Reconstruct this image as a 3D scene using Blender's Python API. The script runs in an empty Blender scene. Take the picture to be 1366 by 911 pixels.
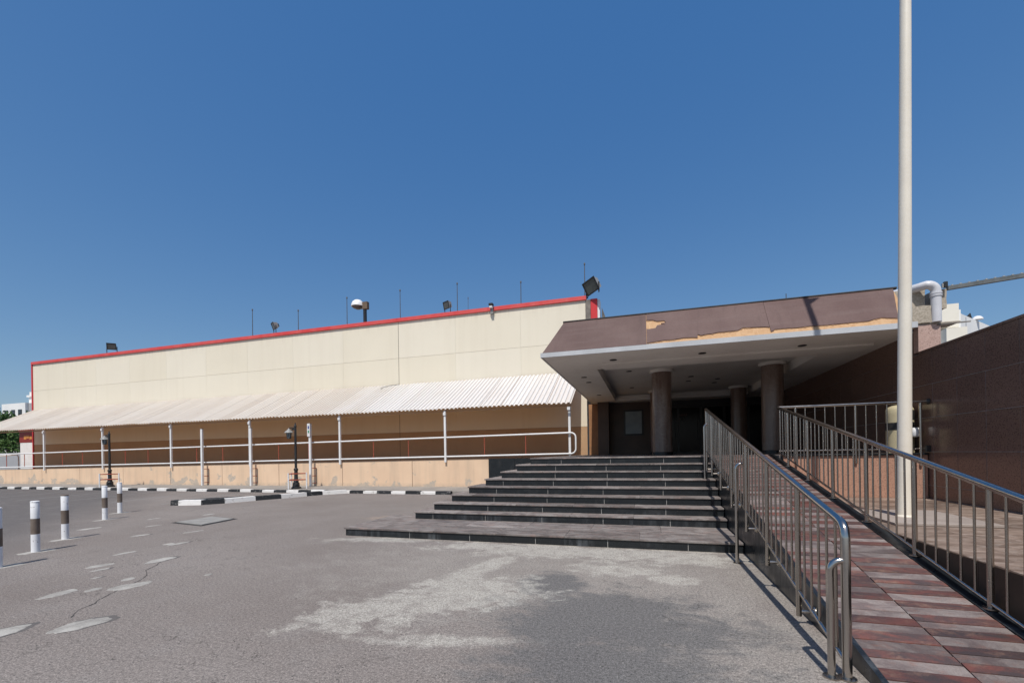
import bpy, bmesh, math, random
from mathutils import Vector, Matrix
R = math.radians
random.seed(7)
S = bpy.context.scene

# ------------------------------------------------------------------ camera, sky, sun, exposure
cam_d = bpy.data.cameras.new("camera")
cam = bpy.data.objects.new("camera", cam_d)
S.collection.objects.link(cam)
cam_d.sensor_fit = 'HORIZONTAL'
cam_d.sensor_width = 36.0
cam_d.lens = 36.0 * 583.0 / 1366.0
cam_d.shift_y = 149.4 / 1366.0
cam_d.clip_start = 0.05
cam_d.clip_end = 5000
cam.matrix_world = Matrix.Translation((0, 0, 1.55)) @ Matrix.Rotation(R(16.9), 4, 'Z') @ Matrix.Rotation(R(90), 4, 'X') @ Matrix.Rotation(R(-0.93), 4, 'Z')
S.camera = cam

W = bpy.data.worlds.new("World")
S.world = W
W.use_nodes = True
wn = W.node_tree.nodes
sky = wn.new('ShaderNodeTexSky')
sky.sky_type = 'NISHITA'
sky.sun_disc = False
sky.sun_elevation = R(59)
sky.sun_rotation = R(177)
sky.air_density = 1.0
sky.dust_density = 1.0
sky.ozone_density = 10.0
bg = wn['Background']
bg.inputs['Strength'].default_value = 0.12
grade = wn.new('ShaderNodeVectorMath')      # the same colour grade over the whole sky: deeper, clearer blue
grade.operation = 'MULTIPLY_ADD'
grade.inputs[1].default_value = (1.15, 0.85, 0.49)
grade.inputs[2].default_value = (-0.025 / 0.12, 0.044 / 0.12, 0.24 / 0.12)
W.node_tree.links.new(sky.outputs[0], grade.inputs[0])
W.node_tree.links.new(grade.outputs[0], bg.inputs[0])

sun_d = bpy.data.lights.new("sun", 'SUN')
sun_d.energy = 4.2
sun_d.angle = R(0.5)
sun_d.color = (1.0, 0.96, 0.9)
sun = bpy.data.objects.new("sun", sun_d)
S.collection.objects.link(sun)
sun.rotation_euler = Vector((-0.03, 0.6, -1.0)).to_track_quat('-Z', 'Y').to_euler()

S.view_settings.view_transform = 'Standard'
S.view_settings.look = 'None'
S.view_settings.exposure = 0.0
S.view_settings.gamma = 1.0
S.render.engine = 'CYCLES'
S.cycles.max_bounces = 8

# ------------------------------------------------------------------ helpers
class MB:
    def __init__(s):
        s.v = []; s.f = []; s.sm = []
    def face(s, pts, smooth=False):
        b = len(s.v); s.v += [tuple(p) for p in pts]
        s.f.append(tuple(range(b, b + len(pts)))); s.sm.append(smooth); return s
    def hexa(s, p):
        b = len(s.v); s.v += [tuple(q) for q in p]
        for q in ((0, 3, 2, 1), (4, 5, 6, 7), (0, 1, 5, 4), (1, 2, 6, 5), (2, 3, 7, 6), (3, 0, 4, 7)):
            s.f.append(tuple(b + i for i in q)); s.sm.append(False)
        return s
    def box(s, x0, x1, y0, y1, z0, z1):
        return s.hexa([(x0, y0, z0), (x1, y0, z0), (x1, y1, z0), (x0, y1, z0), (x0, y0, z1), (x1, y0, z1), (x1, y1, z1), (x0, y1, z1)])
    def cbox(s, x0, x1, y0, y1, z0, z1, c=0.006):
        bm = bmesh.new()
        bmesh.ops.create_cube(bm, size=1)
        for v in bm.verts:
            v.co = Vector(((x0 + x1) / 2 + v.co.x * (x1 - x0), (y0 + y1) / 2 + v.co.y * (y1 - y0), (z0 + z1) / 2 + v.co.z * (z1 - z0)))
        bmesh.ops.bevel(bm, geom=list(bm.edges), offset=c, segments=1, affect='EDGES')
        b = len(s.v); bm.verts.index_update()
        s.v += [tuple(v.co) for v in bm.verts]
        for f in bm.faces:
            s.f.append(tuple(b + v.index for v in f.verts)); s.sm.append(False)
        bm.free(); return s
    def tube(s, pts, r, n=12, caps=True):
        pts = [Vector(p) for p in pts]
        rs = r if isinstance(r, (list, tuple)) else [r] * len(pts)
        b = len(s.v); up = None
        for i, p in enumerate(pts):
            t = (pts[min(i + 1, len(pts) - 1)] - pts[max(i - 1, 0)]).normalized()
            if up is None:
                up = Vector((0, 0, 1)) if abs(t.z) < 0.9 else Vector((1, 0, 0))
            a = (up - t * up.dot(t)).normalized(); c = t.cross(a); up = a
            for k in range(n):
                w = 2 * math.pi * k / n
                s.v.append(tuple(p + (a * math.cos(w) + c * math.sin(w)) * rs[i]))
        for i in range(len(pts) - 1):
            for k in range(n):
                k2 = (k + 1) % n
                s.f.append((b + i * n + k, b + i * n + k2, b + (i + 1) * n + k2, b + (i + 1) * n + k)); s.sm.append(True)
        if caps:
            s.f.append(tuple(b + k for k in reversed(range(n)))); s.sm.append(False)
            e = b + (len(pts) - 1) * n
            s.f.append(tuple(e + k for k in range(n))); s.sm.append(False)
        return s
    def lathe(s, x, y, prof, n=24, smooth=True):
        b = len(s.v)
        for r, z in prof:
            for k in range(n):
                w = 2 * math.pi * k / n
                s.v.append((x + r * math.cos(w), y + r * math.sin(w), z))
        for i in range(len(prof) - 1):
            for k in range(n):
                k2 = (k + 1) % n
                s.f.append((b + i * n + k, b + i * n + k2, b + (i + 1) * n + k2, b + (i + 1) * n + k)); s.sm.append(smooth)
        s.f.append(tuple(b + k for k in reversed(range(n)))); s.sm.append(False)
        e = b + (len(prof) - 1) * n
        s.f.append(tuple(e + k for k in range(n))); s.sm.append(False)
        return s
    def prism(s, poly, off):
        off = Vector(off); n = len(poly); b = len(s.v)
        s.v += [tuple(p) for p in poly] + [tuple(Vector(p) + off) for p in poly]
        s.f.append(tuple(b + i for i in reversed(range(n)))); s.f.append(tuple(b + n + i for i in range(n))); s.sm += [False, False]
        for i in range(n):
            j = (i + 1) % n
            s.f.append((b + i, b + j, b + n + j, b + n + i)); s.sm.append(False)
        return s
    def mesh(s, name, mat):
        me = bpy.data.meshes.new(name)
        me.from_pydata(s.v, [], s.f)
        me.polygons.foreach_set('use_smooth', s.sm)
        bm = bmesh.new(); bm.from_mesh(me)
        bmesh.ops.recalc_face_normals(bm, faces=bm.faces)
        bm.to_mesh(me); bm.free()
        me.set_sharp_from_angle(angle=R(38))
        me.materials.append(mat)
        return me
    def build(s, name, mat, parent=None, **kw):
        return link(name, s.mesh(name, mat), parent, **kw)

def props(o, label=None, cat=None, group=None, kind=None):
    if label: o['label'] = label
    if cat: o['category'] = cat
    if group: o['group'] = group
    if kind: o['kind'] = kind
    return o

def link(name, data, parent=None, loc=None, scale=None, rz=None, **kw):
    o = bpy.data.objects.new(name, data)
    S.collection.objects.link(o)
    if parent is not None:
        o.parent = parent
        # parents that stand away from the origin: keep world placement of world-space meshes
        p = parent; m = Vector((0, 0, 0))
        while p is not None:
            m += p.location; p = p.parent
        o.location = -m
    if loc is not None:
        o.location = o.location + Vector(loc)
    if scale is not None: o.scale = scale
    if rz is not None: o.rotation_euler[2] = rz
    props(o, **kw)
    return o

def thing(name, loc, label, cat, group=None, kind=None):
    o = link(name, None)
    o.location = loc
    o.empty_display_size = 0.2
    return props(o, label, cat, group, kind)

def copy_tree(o, parent=None):
    c = o.copy(); S.collection.objects.link(c)
    if parent is not None: c.parent = parent
    for ch in [x for x in S.objects if x.parent == o]:
        copy_tree(ch, c)
    return c

# ------------------------------------------------------------------ materials
def nodes(name):
    m = bpy.data.materials.new(name); m.use_nodes = True
    nt = m.node_tree
    return m, nt, nt.nodes, nt.links, nt.nodes['Principled BSDF']

class G:
    """small node-graph helper working in world position"""
    def __init__(g, name):
        g.m, g.nt, g.n, g.l, g.b = nodes(name)
        g.geo = g.n.new('ShaderNodeNewGeometry'); g.pos = g.geo.outputs['Position']
    def mapped(g, sc=(1, 1, 1), vec=None):
        t = g.n.new('ShaderNodeMapping'); g.l.new(vec or g.pos, t.inputs['Vector'])
        t.inputs['Scale'].default_value = sc; return t.outputs[0]
    def noise(g, scale, detail=4, rough=0.55, sc=None, dist=0.0, vec=None):
        t = g.n.new('ShaderNodeTexNoise')
        g.l.new(g.mapped(sc, vec) if sc else (vec or g.pos), t.inputs['Vector'])
        t.inputs['Scale'].default_value = scale; t.inputs['Detail'].default_value = detail
        t.inputs['Roughness'].default_value = rough; t.inputs['Distortion'].default_value = dist
        return t.outputs['Fac']
    def voro(g, scale, out='Distance', vec=None):
        t = g.n.new('ShaderNodeTexVoronoi'); g.l.new(vec or g.pos, t.inputs['Vector'])
        t.inputs['Scale'].default_value = scale; return t.outputs[out]
    def ramp(g, fac, stops):
        t = g.n.new('ShaderNodeValToRGB'); g.l.new(fac, t.inputs[0])
        e = t.color_ramp.elements
        while len(e) < len(stops): e.new(0.5)
        for i, (p, c) in enumerate(stops):
            e[i].position = p
            e[i].color = (c, c, c, 1) if isinstance(c, (int, float)) else (*c, 1)
        return t.outputs[0]
    def mix(g, fac, a, b, mode='MIX'):
        t = g.n.new('ShaderNodeMix'); t.data_type = 'RGBA'; t.blend_type = mode
        for sock, v in ((t.inputs[0], fac), (t.inputs[6], a), (t.inputs[7], b)):
            if isinstance(v, (int, float)): sock.default_value = v if sock == t.inputs[0] else (v, v, v, 1)
            elif isinstance(v, tuple): sock.default_value = (*v, 1)
            else: g.l.new(v, sock)
        return t.outputs[2]
    def math(g, op, a, b=0.0, clamp=False):
        t = g.n.new('ShaderNodeMath'); t.operation = op; t.use_clamp = clamp
        for i, v in ((0, a), (1, b)):
            if isinstance(v, (int, float)): t.inputs[i].default_value = v
            else: g.l.new(v, t.inputs[i])
        return t.outputs[0]
    def xyz(g):
        t = g.n.new('ShaderNodeSeparateXYZ'); g.l.new(g.pos, t.inputs[0]); return t.outputs
    def rnd(g):
        return g.n.new('ShaderNodeObjectInfo').outputs['Random']
    def bump(g, h, strength=0.3, dist=0.01):
        t = g.n.new('ShaderNodeBump'); t.inputs['Strength'].default_value = strength
        t.inputs['Distance'].default_value = dist
        g.l.new(h, t.inputs['Height']); g.l.new(t.outputs[0], g.b.inputs['Normal'])
    def done(g, col, rough=0.6, metal=0.0, spec=0.5):
        for key, v in (('Base Color', col), ('Roughness', rough), ('Metallic', metal)):
            if isinstance(v, (int, float)): g.b.inputs[key].default_value = v
            elif isinstance(v, tuple): g.b.inputs[key].default_value = (*v, 1)
            else: g.l.new(v, g.b.inputs[key])
        g.b.inputs['Specular IOR Level'].default_value = spec
        return g.m

def plain(name, a, b, scale=3.0, rough=0.6, metal=0.0, fine=60.0, bump=0.1, var=0.0, spec=0.4, sc=None):
    g = G(name)
    c = g.mix(g.ramp(g.noise(scale, 5, sc=sc), [(0.35, 0.0), (0.65, 1.0)]), a, b)
    f = g.noise(fine, 3)
    c = g.mix(0.18, c, g.mix(f, (0.0, 0.0, 0.0), (1, 1, 1)), 'OVERLAY')
    if var:
        c = g.mix(var, c, g.mix(g.rnd(), (0.15, 0.15, 0.15), (0.85, 0.85, 0.85)), 'OVERLAY')
    if bump: g.bump(f, bump, 0.004)
    return g.done(c, rough, metal, spec)

def ground_mat():
    g = G("asphalt")
    X, Y, Z = g.xyz()
    big = g.noise(0.35, 5); mid = g.noise(2.2, 6, 0.6); fine = g.noise(95, 2, 0.7); grit = g.noise(38, 3, 0.65)
    base = g.mix(g.ramp(big, [(0.35, 0), (0.65, 1)]), (0.188, 0.161, 0.144), (0.232, 0.204, 0.185))
    # darker, greyer road beyond the bollard line
    d = g.math('ADD', g.math('MULTIPLY', X, 0.66), g.math('MULTIPLY', Y, 0.75))     # bollard line: .66x+.75y ~ -3
    d = g.math('ADD', d, g.math('MULTIPLY', g.noise(0.6, 4), 1.2))
    road = g.ramp(g.math('MULTIPLY_ADD', d, -0.4), [(0.0, 0.0), (0.0, 0.0)])
    t = g.n.new('ShaderNodeMapRange'); g.l.new(d, t.inputs[0])
    t.inputs[1].default_value = -2.0; t.inputs[2].default_value = -4.2; t.inputs[3].default_value = 0.0; t.inputs[4].default_value = 1.0
    base = g.mix(g.math('MULTIPLY', t.outputs[0], 0.8), base, (0.105, 0.098, 0.096))
    base = g.mix(g.ramp(mid, [(0.52, 0.0), (0.72, 0.35)]), base, (0.235, 0.215, 0.2))
    hf = g.noise(4.2, 7, 0.62, sc=(1.0, 1.4, 1.0), dist=0.6)
    def blob(cx, cy, rx, ry, rot=0.0, soft=0.3, warp=1.0, ns=1.5):
        c, s = math.cos(R(rot)), math.sin(R(rot))
        dx = g.math('SUBTRACT', X, cx); dy = g.math('SUBTRACT', Y, cy)
        u = g.math('ADD', g.math('MULTIPLY', dx, c / rx), g.math('MULTIPLY', dy, s / rx))
        v = g.math('ADD', g.math('MULTIPLY', dx, -s / ry), g.math('MULTIPLY', dy, c / ry))
        r = g.math('SQRT', g.math('ADD', g.math('MULTIPLY', u, u), g.math('MULTIPLY', v, v)))
        n1 = g.noise(ns, 8, 0.62, dist=0.35, sc=(1.0, 1.25, 1.0))
        w = g.math('ADD', r, g.math('MULTIPLY', g.math('SUBTRACT', n1, 0.5), warp * 2.6))
        w = g.math('ADD', w, g.math('MULTIPLY', g.math('SUBTRACT', hf, 0.5), warp * 2.4))
        q = g.n.new('ShaderNodeMapRange'); q.interpolation_type = 'SMOOTHSTEP'
        g.l.new(w, q.inputs[0]); q.inputs[1].default_value = 1.0 + soft; q.inputs[2].default_value = 1.0 - soft
        return q.outputs[0]
    def union(l):
        o = l[0]
        for k in l[1:]: o = g.math('MAXIMUM', o, k)
        return o
    grey = union([blob(-0.3, 4.1, 1.05, 0.85, 0, 0.35, 0.7), blob(-1.05, 5.05, 0.42, 0.5, 0, 0.3, 0.7, 2.0), blob(-0.3, 3.2, 0.85, 0.55, 0, 0.4, 0.7)])
    dust = union([blob(-0.8, 6.85, 2.5, 0.5, 0, 0.3, 1.0), blob(-2.15, 5.6, 0.2, 0.75, -20, 0.4, 0.7, 2.2), blob(-1.85, 4.6, 0.8, 0.55, 25, 0.3, 1.1),
                  blob(-2.5, 3.85, 0.8, 0.42, 40, 0.3, 1.1, 1.8), blob(-0.35, 5.85, 0.55, 0.28, 0, 0.4, 0.9, 2.2), blob(0.3, 5.6, 0.28, 0.22, 0, 0.3, 0.7, 3.0),
                  blob(-1.7, 3.3, 0.6, 0.10, 12, 0.5, 0.7, 2.5), blob(-4.7, 7.0, 0.9, 0.2, 8, 0.5, 0.8)])
    halo = union([blob(-0.9, 5.6, 3.2, 1.9, 0, 0.5, 0.7), blob(0.5, 4.6, 0.9, 2.6, 0, 0.5, 0.6)])
    base = g.mix(g.math('MULTIPLY', halo, g.ramp(g.noise(3, 6, 0.7), [(0.3, 0.25), (0.65, 0.75)])), base, (0.29, 0.265, 0.235))
    base = g.mix(g.math('MULTIPLY', grey, 0.85), base, (0.122, 0.118, 0.116))
    dn = g.ramp(g.noise(5, 8, 0.75), [(0.34, 0.15), (0.55, 1.0)])
    base = g.mix(g.math('MULTIPLY', g.math('MULTIPLY', dust, dn), 0.66), base, (0.44, 0.415, 0.365))
    # tan soil thrown on the asphalt near the steps
    base = g.mix(g.math('MULTIPLY', blob(-5.6, 9.6, 1.0, 0.35, 10, 0.5, 0.5), 0.6), base, (0.36, 0.27, 0.2))
    # aggregate: light and dark grains
    base = g.mix(0.75, base, g.mix(g.ramp(fine, [(0.25, 0), (0.75, 1)]), (0.05, 0.05, 0.05), (0.95, 0.95, 0.95)), 'OVERLAY')
    base = g.mix(0.5, base, g.mix(g.ramp(grit, [(0.3, 0), (0.7, 1)]), (0.15, 0.15, 0.15), (0.85, 0.85, 0.85)), 'OVERLAY')
    spk = g.ramp(g.voro(22), [(0.10, 1.0), (0.17, 0.0)])
    base = g.mix(g.math('MULTIPLY', spk, g.ramp(g.noise(3.0, 3), [(0.40, 0.0), (0.58, 0.95)])), base, (0.03, 0.033, 0.032))
    wspk = g.ramp(g.voro(13, vec=g.mapped((1.13, 1.07, 1))), [(0.06, 1.0), (0.10, 0.0)])
    base = g.mix(g.math('MULTIPLY', wspk, g.ramp(g.noise(1.1, 2), [(0.5, 0.0), (0.6, 0.7)])), base, (0.42, 0.40, 0.37))
    # hairline cracks
    w = g.noise(0.9, 5, 0.6, dist=0.8)
    crack = g.ramp(g.math('ABSOLUTE', g.math('SUBTRACT', w, 0.5)), [(0.0, 1.0), (0.004, 0.0)])
    cm = g.ramp(g.noise(0.33, 2), [(0.5, 0.0), (0.58, 0.75)])
    base = g.mix(g.math('MULTIPLY', crack, cm), base, (0.05, 0.045, 0.04))
    g.bump(g.math('ADD', g.math('MULTIPLY', fine, 0.6), grit), 0.55, 0.008)
    return g.done(base, 0.92, 0, 0.25)

def cement_mat():
    g = G("cement_mortar")
    n = g.noise(4, 6, 0.65); f = g.noise(70, 3)
    c = g.mix(g.ramp(n, [(0.35, 0), (0.65, 1)]), (0.42, 0.40, 0.365), (0.25, 0.235, 0.215))
    c = g.mix(0.35, c, g.mix(f, 0.0, 1.0), 'OVERLAY')
    g.bump(f, 0.4, 0.006)
    return g.done(c, 0.95, 0, 0.2)

def strip_mat(name, a, b, c_, rough):
    """cut stone with long drifting veins; each piece gets its own tone"""
    g = G(name)
    r = g.rnd()
    v = g.n.new('ShaderNodeVectorMath'); v.operation = 'ADD'
    cx = g.n.new('ShaderNodeCombineXYZ')
    g.l.new(g.math('MULTIPLY', r, 37.0), cx.inputs[0]); g.l.new(g.math('MULTIPLY', r, 91.0), cx.inputs[1])
    g.l.new(g.pos, v.inputs[0]); g.l.new(cx.outputs[0], v.inputs[1])
    n = g.noise(3.6, 9, 0.7, sc=(0.75, 1.5, 1.5), dist=0.7, vec=v.outputs[0])
    m = g.noise(7, 8, 0.74, sc=(0.7, 1.3, 1.3), dist=0.4, vec=v.outputs[0])
    col = g.mix(g.ramp(n, [(0.40, 0), (0.58, 1)]), a, b)
    col = g.mix(g.ramp(m, [(0.52, 0), (0.66, 1)]), col, c_)
    f = g.noise(110, 3, 0.7)
    col = g.mix(0.45, col, g.mix(f, 0.0, 1.0), 'OVERLAY')
    col = g.mix(0.38, col, g.mix(r, (0.14, 0.13, 0.13), (0.82, 0.82, 0.82)), 'OVERLAY')
    g.bump(f, 0.15, 0.003)
    return g.done(col, rough, 0, 0.4)

def black_granite_mat():
    g = G("black_granite")
    X, Y, Z = g.xyz()
    f = g.noise(130, 2, 0.6)
    c = g.mix(g.ramp(f, [(0.4, 0), (0.75, 1)]), (0.007, 0.009, 0.011), (0.020, 0.024, 0.027))
    streak = g.noise(9, 5, 0.65, sc=(1.0, 1.0, 0.12))
    k = g.n.new('ShaderNodeMapRange'); g.l.new(Z, k.inputs[0])
    k.inputs[1].default_value = 0.40; k.inputs[2].default_value = 0.02; k.inputs[3].default_value = 0; k.inputs[4].default_value = 1
    lo = g.math('MULTIPLY', g.math('MULTIPLY', k.outputs[0], g.ramp(g.noise(0.7, 3), [(0.5, 0.0), (0.62, 1.0)])), g.ramp(streak, [(0.45, 0.0), (0.68, 0.6)]))
    c = g.mix(lo, c, (0.22, 0.24, 0.26))
    dust = g.ramp(g.noise(3.2, 5, 0.6), [(0.55, 0), (0.8, 0.07)])
    c = g.mix(dust, c, (0.3, 0.28, 0.26))
    return g.done(c, g.ramp(g.noise(6, 4), [(0.3, 0.22), (0.7, 0.42)]), 0, 0.45)

def wall_granite_mat(name, a, b, rough, dark=(0.012, 0.010, 0.010)):
    g = G(name)
    f = g.noise(42, 4, 0.75); n = g.noise(1.6, 4)
    c = g.mix(g.ramp(f, [(0.35, 0), (0.7, 1)]), a, b)
    sp = g.ramp(g.voro(38), [(0.2, 1), (0.42, 0)])
    c = g.mix(g.math('MULTIPLY', sp, 0.6), c, dark)
    c = g.mix(g.ramp(n, [(0.4, 0), (0.75, 0.3)]), c, a)
    c = g.mix(0.07, c, g.mix(g.rnd(), 0.15, 0.85), 'OVERLAY')
    return g.done(c, rough, 0, 0.35)

def retaining_mat():
    g = G("peach_painted_concrete")
    X, Y, Z = g.xyz()
    n = g.noise(0.8, 5); f = g.noise(50, 3)
    c = g.mix(g.ramp(n, [(0.35, 0), (0.65, 1)]), (0.76, 0.555, 0.385), (0.70, 0.50, 0.345))
    # rain dirt in vertical streaks
    st = g.ramp(g.noise(3.0, 5, 0.6, sc=(1, 1, 0.08)), [(0.48, 0), (0.72, 0.4)])
    c = g.mix(st, c, (0.44, 0.35, 0.26))
    # paint scaled off down to the grey render, low on the wall
    pe = g.noise(1.35, 6, 0.55, dist=0.3)
    k = g.n.new('ShaderNodeMapRange'); g.l.new(Z, k.inputs[0])
    k.inputs[1].default_value = 0.9; k.inputs[2].default_value = 0.25; k.inputs[3].default_value = -0.10; k.inputs[4].default_value = 0.045
    m = g.ramp(g.math('ADD', pe, k.outputs[0]), [(0.555, 0), (0.585, 1)])
    c = g.mix(g.math('MULTIPLY', m, g.ramp(g.noise(9, 5, 0.7), [(0.35, 0.35), (0.6, 0.85)])), c, (0.38, 0.36, 0.32))
    t = g.n.new('ShaderNodeMapRange'); g.l.new(Z, t.inputs[0])
    t.inputs[1].default_value = 0.30; t.inputs[2].default_value = 0.12; t.inputs[3].default_value = 0; t.inputs[4].default_value = 1
    c = g.mix(g.math('MULTIPLY', t.outputs[0], g.ramp(g.noise(4, 5), [(0.35, 0.1), (0.7, 0.7)])), c, (0.36, 0.31, 0.25))
    g.bump(g.math('SUBTRACT', f, m), 0.25, 0.006)
    return g.done(c, 0.85, 0, 0.25)

def cream_mat():
    g = G("cream_painted_panel")
    X, Y, Z = g.xyz()
    c = g.mix(g.ramp(g.noise(0.25, 4), [(0.35, 0), (0.65, 1)]), (0.775, 0.71, 0.575), (0.745, 0.68, 0.55))
    st = g.ramp(g.noise(2.4, 5, 0.6, sc=(1, 1, 0.05)), [(0.5, 0), (0.8, 0.3)])
    c = g.mix(st, c, (0.64, 0.57, 0.44))
    # run-off grime under the coping
    k = g.n.new('ShaderNodeMapRange'); g.l.new(Z, k.inputs[0])
    k.inputs[1].default_value = 8.2; k.inputs[2].default_value = 8.8; k.inputs[3].default_value = 0; k.inputs[4].default_value = 1
    c = g.mix(g.math('MULTIPLY', k.outputs[0], g.ramp(g.noise(5, 4, 0.6, sc=(1, 1, 0.06)), [(0.45, 0), (0.7, 0.4)])), c, (0.52, 0.46, 0.36))
    c = g.mix(0.06, c, g.mix(g.rnd(), 0.2, 0.8), 'OVERLAY')
    g.bump(g.noise(45, 3), 0.08, 0.004)
    return g.done(c, 0.75, 0, 0.3)

def awning_mat():
    g = G("dusty_white_sheet_metal")
    X, Y, Z = g.xyz()
    n = g.noise(0.7, 5)
    k = g.n.new('ShaderNodeMapRange'); g.l.new(g.math('ADD', X, g.math('MULTIPLY', n, 5.0)), k.inputs[0])
    k.inputs[1].default_value = -13.5; k.inputs[2].default_value = -9.5; k.inputs[3].default_value = 1; k.inputs[4].default_value = 0.12
    # dust clings to the upper edge for longer
    dust = g.math('MULTIPLY', k.outputs[0], g.ramp(g.noise(1.6, 5), [(0.25, 0.8), (0.6, 1.0)]))
    c = g.mix(dust, (0.665, 0.645, 0.625), (0.59, 0.535, 0.47))
    st = g.ramp(g.noise(5, 5, 0.6, sc=(1, 0.12, 0.12)), [(0.5, 0), (0.75, 0.3)])
    c = g.mix(st, c, (0.52, 0.45, 0.38))
    c = g.mix(0.14, c, g.mix(g.rnd(), 0.2, 0.8), 'OVERLAY')
    fr = g.math('FRACT', g.math('MULTIPLY', g.math('ADD', X, 43.87), 5.0))
    valley = g.ramp(g.math('ABSOLUTE', g.math('SUBTRACT', fr, 0.16)), [(0.14, 1.0), (0.22, 0.0)])
    c = g.mix(g.math('MULTIPLY', valley, g.ramp(g.noise(2.2, 5, 0.6, sc=(1, 0.3, 0.3)), [(0.3, 0.25), (0.7, 0.75)])), c, (0.545, 0.48, 0.435))
    lap = g.math('FRACT', g.math('ADD', X, 43.87))
    lapm = g.math('MULTIPLY', g.ramp(lap, [(0.02, 1.0), (0.05, 0.0)]), g.ramp(g.rnd(), [(0.35, 0.0), (0.75, 0.75)]))
    c = g.mix(lapm, c, (0.28, 0.22, 0.18))
    sp = g.ramp(g.noise(2.1, 6, 0.65), [(0.66, 0), (0.70, 0.5)])
    c = g.mix(sp, c, (0.42, 0.32, 0.25))
    # underside: amber put in to bounce warm light onto the shaded wall
    c = g.mix(g.geo.outputs['Backfacing'], c, (0.56, 0.29, 0.045))
    g.done(c, 0.62, 0, 0.35)
    tr = g.n.new('ShaderNodeBsdfTranslucent'); tr.inputs[0].default_value = (0.95, 0.46, 0.05, 1)  # amber glow let through the sheets, added to warm the wall beneath
    ms = g.n.new('ShaderNodeMixShader'); ms.inputs[0].default_value = 0.03
    g.l.new(g.b.outputs[0], ms.inputs[1]); g.l.new(tr.outputs[0], ms.inputs[2])
    g.l.new(ms.outputs[0], g.n['Material Output'].inputs['Surface'])
    return g.m

def fascia_mat():
    g = G("maroon_laminate")
    n = g.noise(1.3, 7, 0.62); f = g.noise(30, 4)
    c = g.mix(g.ramp(n, [(0.35, 0), (0.7, 1)]), (0.104, 0.060, 0.053), (0.138, 0.086, 0.076))
    hs = g.ramp(g.noise(2.0, 7, 0.7, sc=(0.35, 3.0, 3.0)), [(0.5, 0), (0.72, 0.55)])
    c = g.mix(hs, c, (0.150, 0.104, 0.094))
    vs = g.ramp(g.noise(5.0, 6, 0.7, sc=(1.6, 0.25, 0.25)), [(0.55, 0), (0.72, 0.5)])
    c = g.mix(vs, c, (0.085, 0.05, 0.045))
    s = g.ramp(g.noise(6, 7, 0.75), [(0.63, 0), (0.68, 0.7)])
    c = g.mix(s, c, (0.07, 0.04, 0.036))
    c = g.mix(0.14, c, g.mix(f, 0.0, 1.0), 'OVERLAY')
    c = g.mix(0.2, c, g.mix(g.rnd(), 0.2, 0.8), 'OVERLAY')
    g.bump(g.noise(3.5, 5, 0.6), 0.35, 0.03)
    return g.done(c, 0.62, 0, 0.3)

def plywood_mat():
    g = G("torn_plywood")
    n = g.noise(9, 6, 0.7, sc=(1, 0.5, 0.5), dist=1.0)
    c = g.mix(g.ramp(n, [(0.3, 0), (0.7, 1)]), (0.42, 0.245, 0.125), (0.55, 0.365, 0.215))
    g.bump(n, 0.5, 0.01)
    return g.done(c, 0.9, 0, 0.2)

def marble_mat():
    g = G("brown_marble")
    n = g.noise(2.2, 8, 0.65, sc=(2.2, 2.2, 0.22), dist=0.5)
    c = g.mix(g.ramp(n, [(0.35, 0), (0.62, 1)]), (0.15, 0.09, 0.065), (0.235, 0.175, 0.145))
    v = g.ramp(g.math('ABSOLUTE', g.math('SUBTRACT', g.noise(2.3, 7, 0.6, dist=1.0), 0.5)), [(0.0, 1), (0.03, 0)])
    c = g.mix(g.math('MULTIPLY', v, 0.18), c, (0.42, 0.36, 0.31))
    return g.done(c, 0.28, 0, 0.5)

def coping_mat():
    g = G("faded_red_metal")
    n = g.noise(1.5, 6, 0.65)
    c = g.mix(g.ramp(n, [(0.35, 0), (0.7, 1)]), (0.62, 0.055, 0.055), (0.66, 0.12, 0.11))
    w = g.ramp(g.noise(11, 5, 0.7), [(0.66, 0), (0.72, 0.7)])
    c = g.mix(w, c, (0.70, 0.55, 0.50))
    return g.done(c, 0.55, 0, 0.35)

def kerb_mat(name, col, chip):
    g = G(name)
    f = g.noise(40, 4)
    c = g.mix(g.ramp(g.noise(7, 6, 0.7), [(0.56, 0), (0.66, 0.85)]), col, chip)
    c = g.mix(0.25, c, g.mix(g.rnd(), 0.25, 0.75), 'OVERLAY')
    g.bump(f, 0.3, 0.006)
    return g.done(c, 0.85, 0, 0.25)

def bollard_paint(name, col):
    g = G(name)
    ch = g.ramp(g.noise(16, 6, 0.7), [(0.62, 0), (0.67, 0.9)])
    c = g.mix(ch, col, (0.16, 0.11, 0.08))
    c = g.mix(g.ramp(g.noise(5, 4), [(0.4, 0), (0.8, 0.3)]), c, (0.42, 0.39, 0.35))
    return g.done(c, 0.6, 0, 0.35)

def steel_mat(name, col, r0, r1):
    g = G(name)
    n = g.noise(5, 3, 0.5, sc=(1, 1, 0.3))
    c = g.mix(g.ramp(n, [(0.3, 0), (0.7, 1)]), col, tuple(k * 0.9 for k in col))
    return g.done(c, g.ramp(g.noise(18, 3), [(0.3, r0), (0.7, r1)]), 1.0, 0.5)

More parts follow.
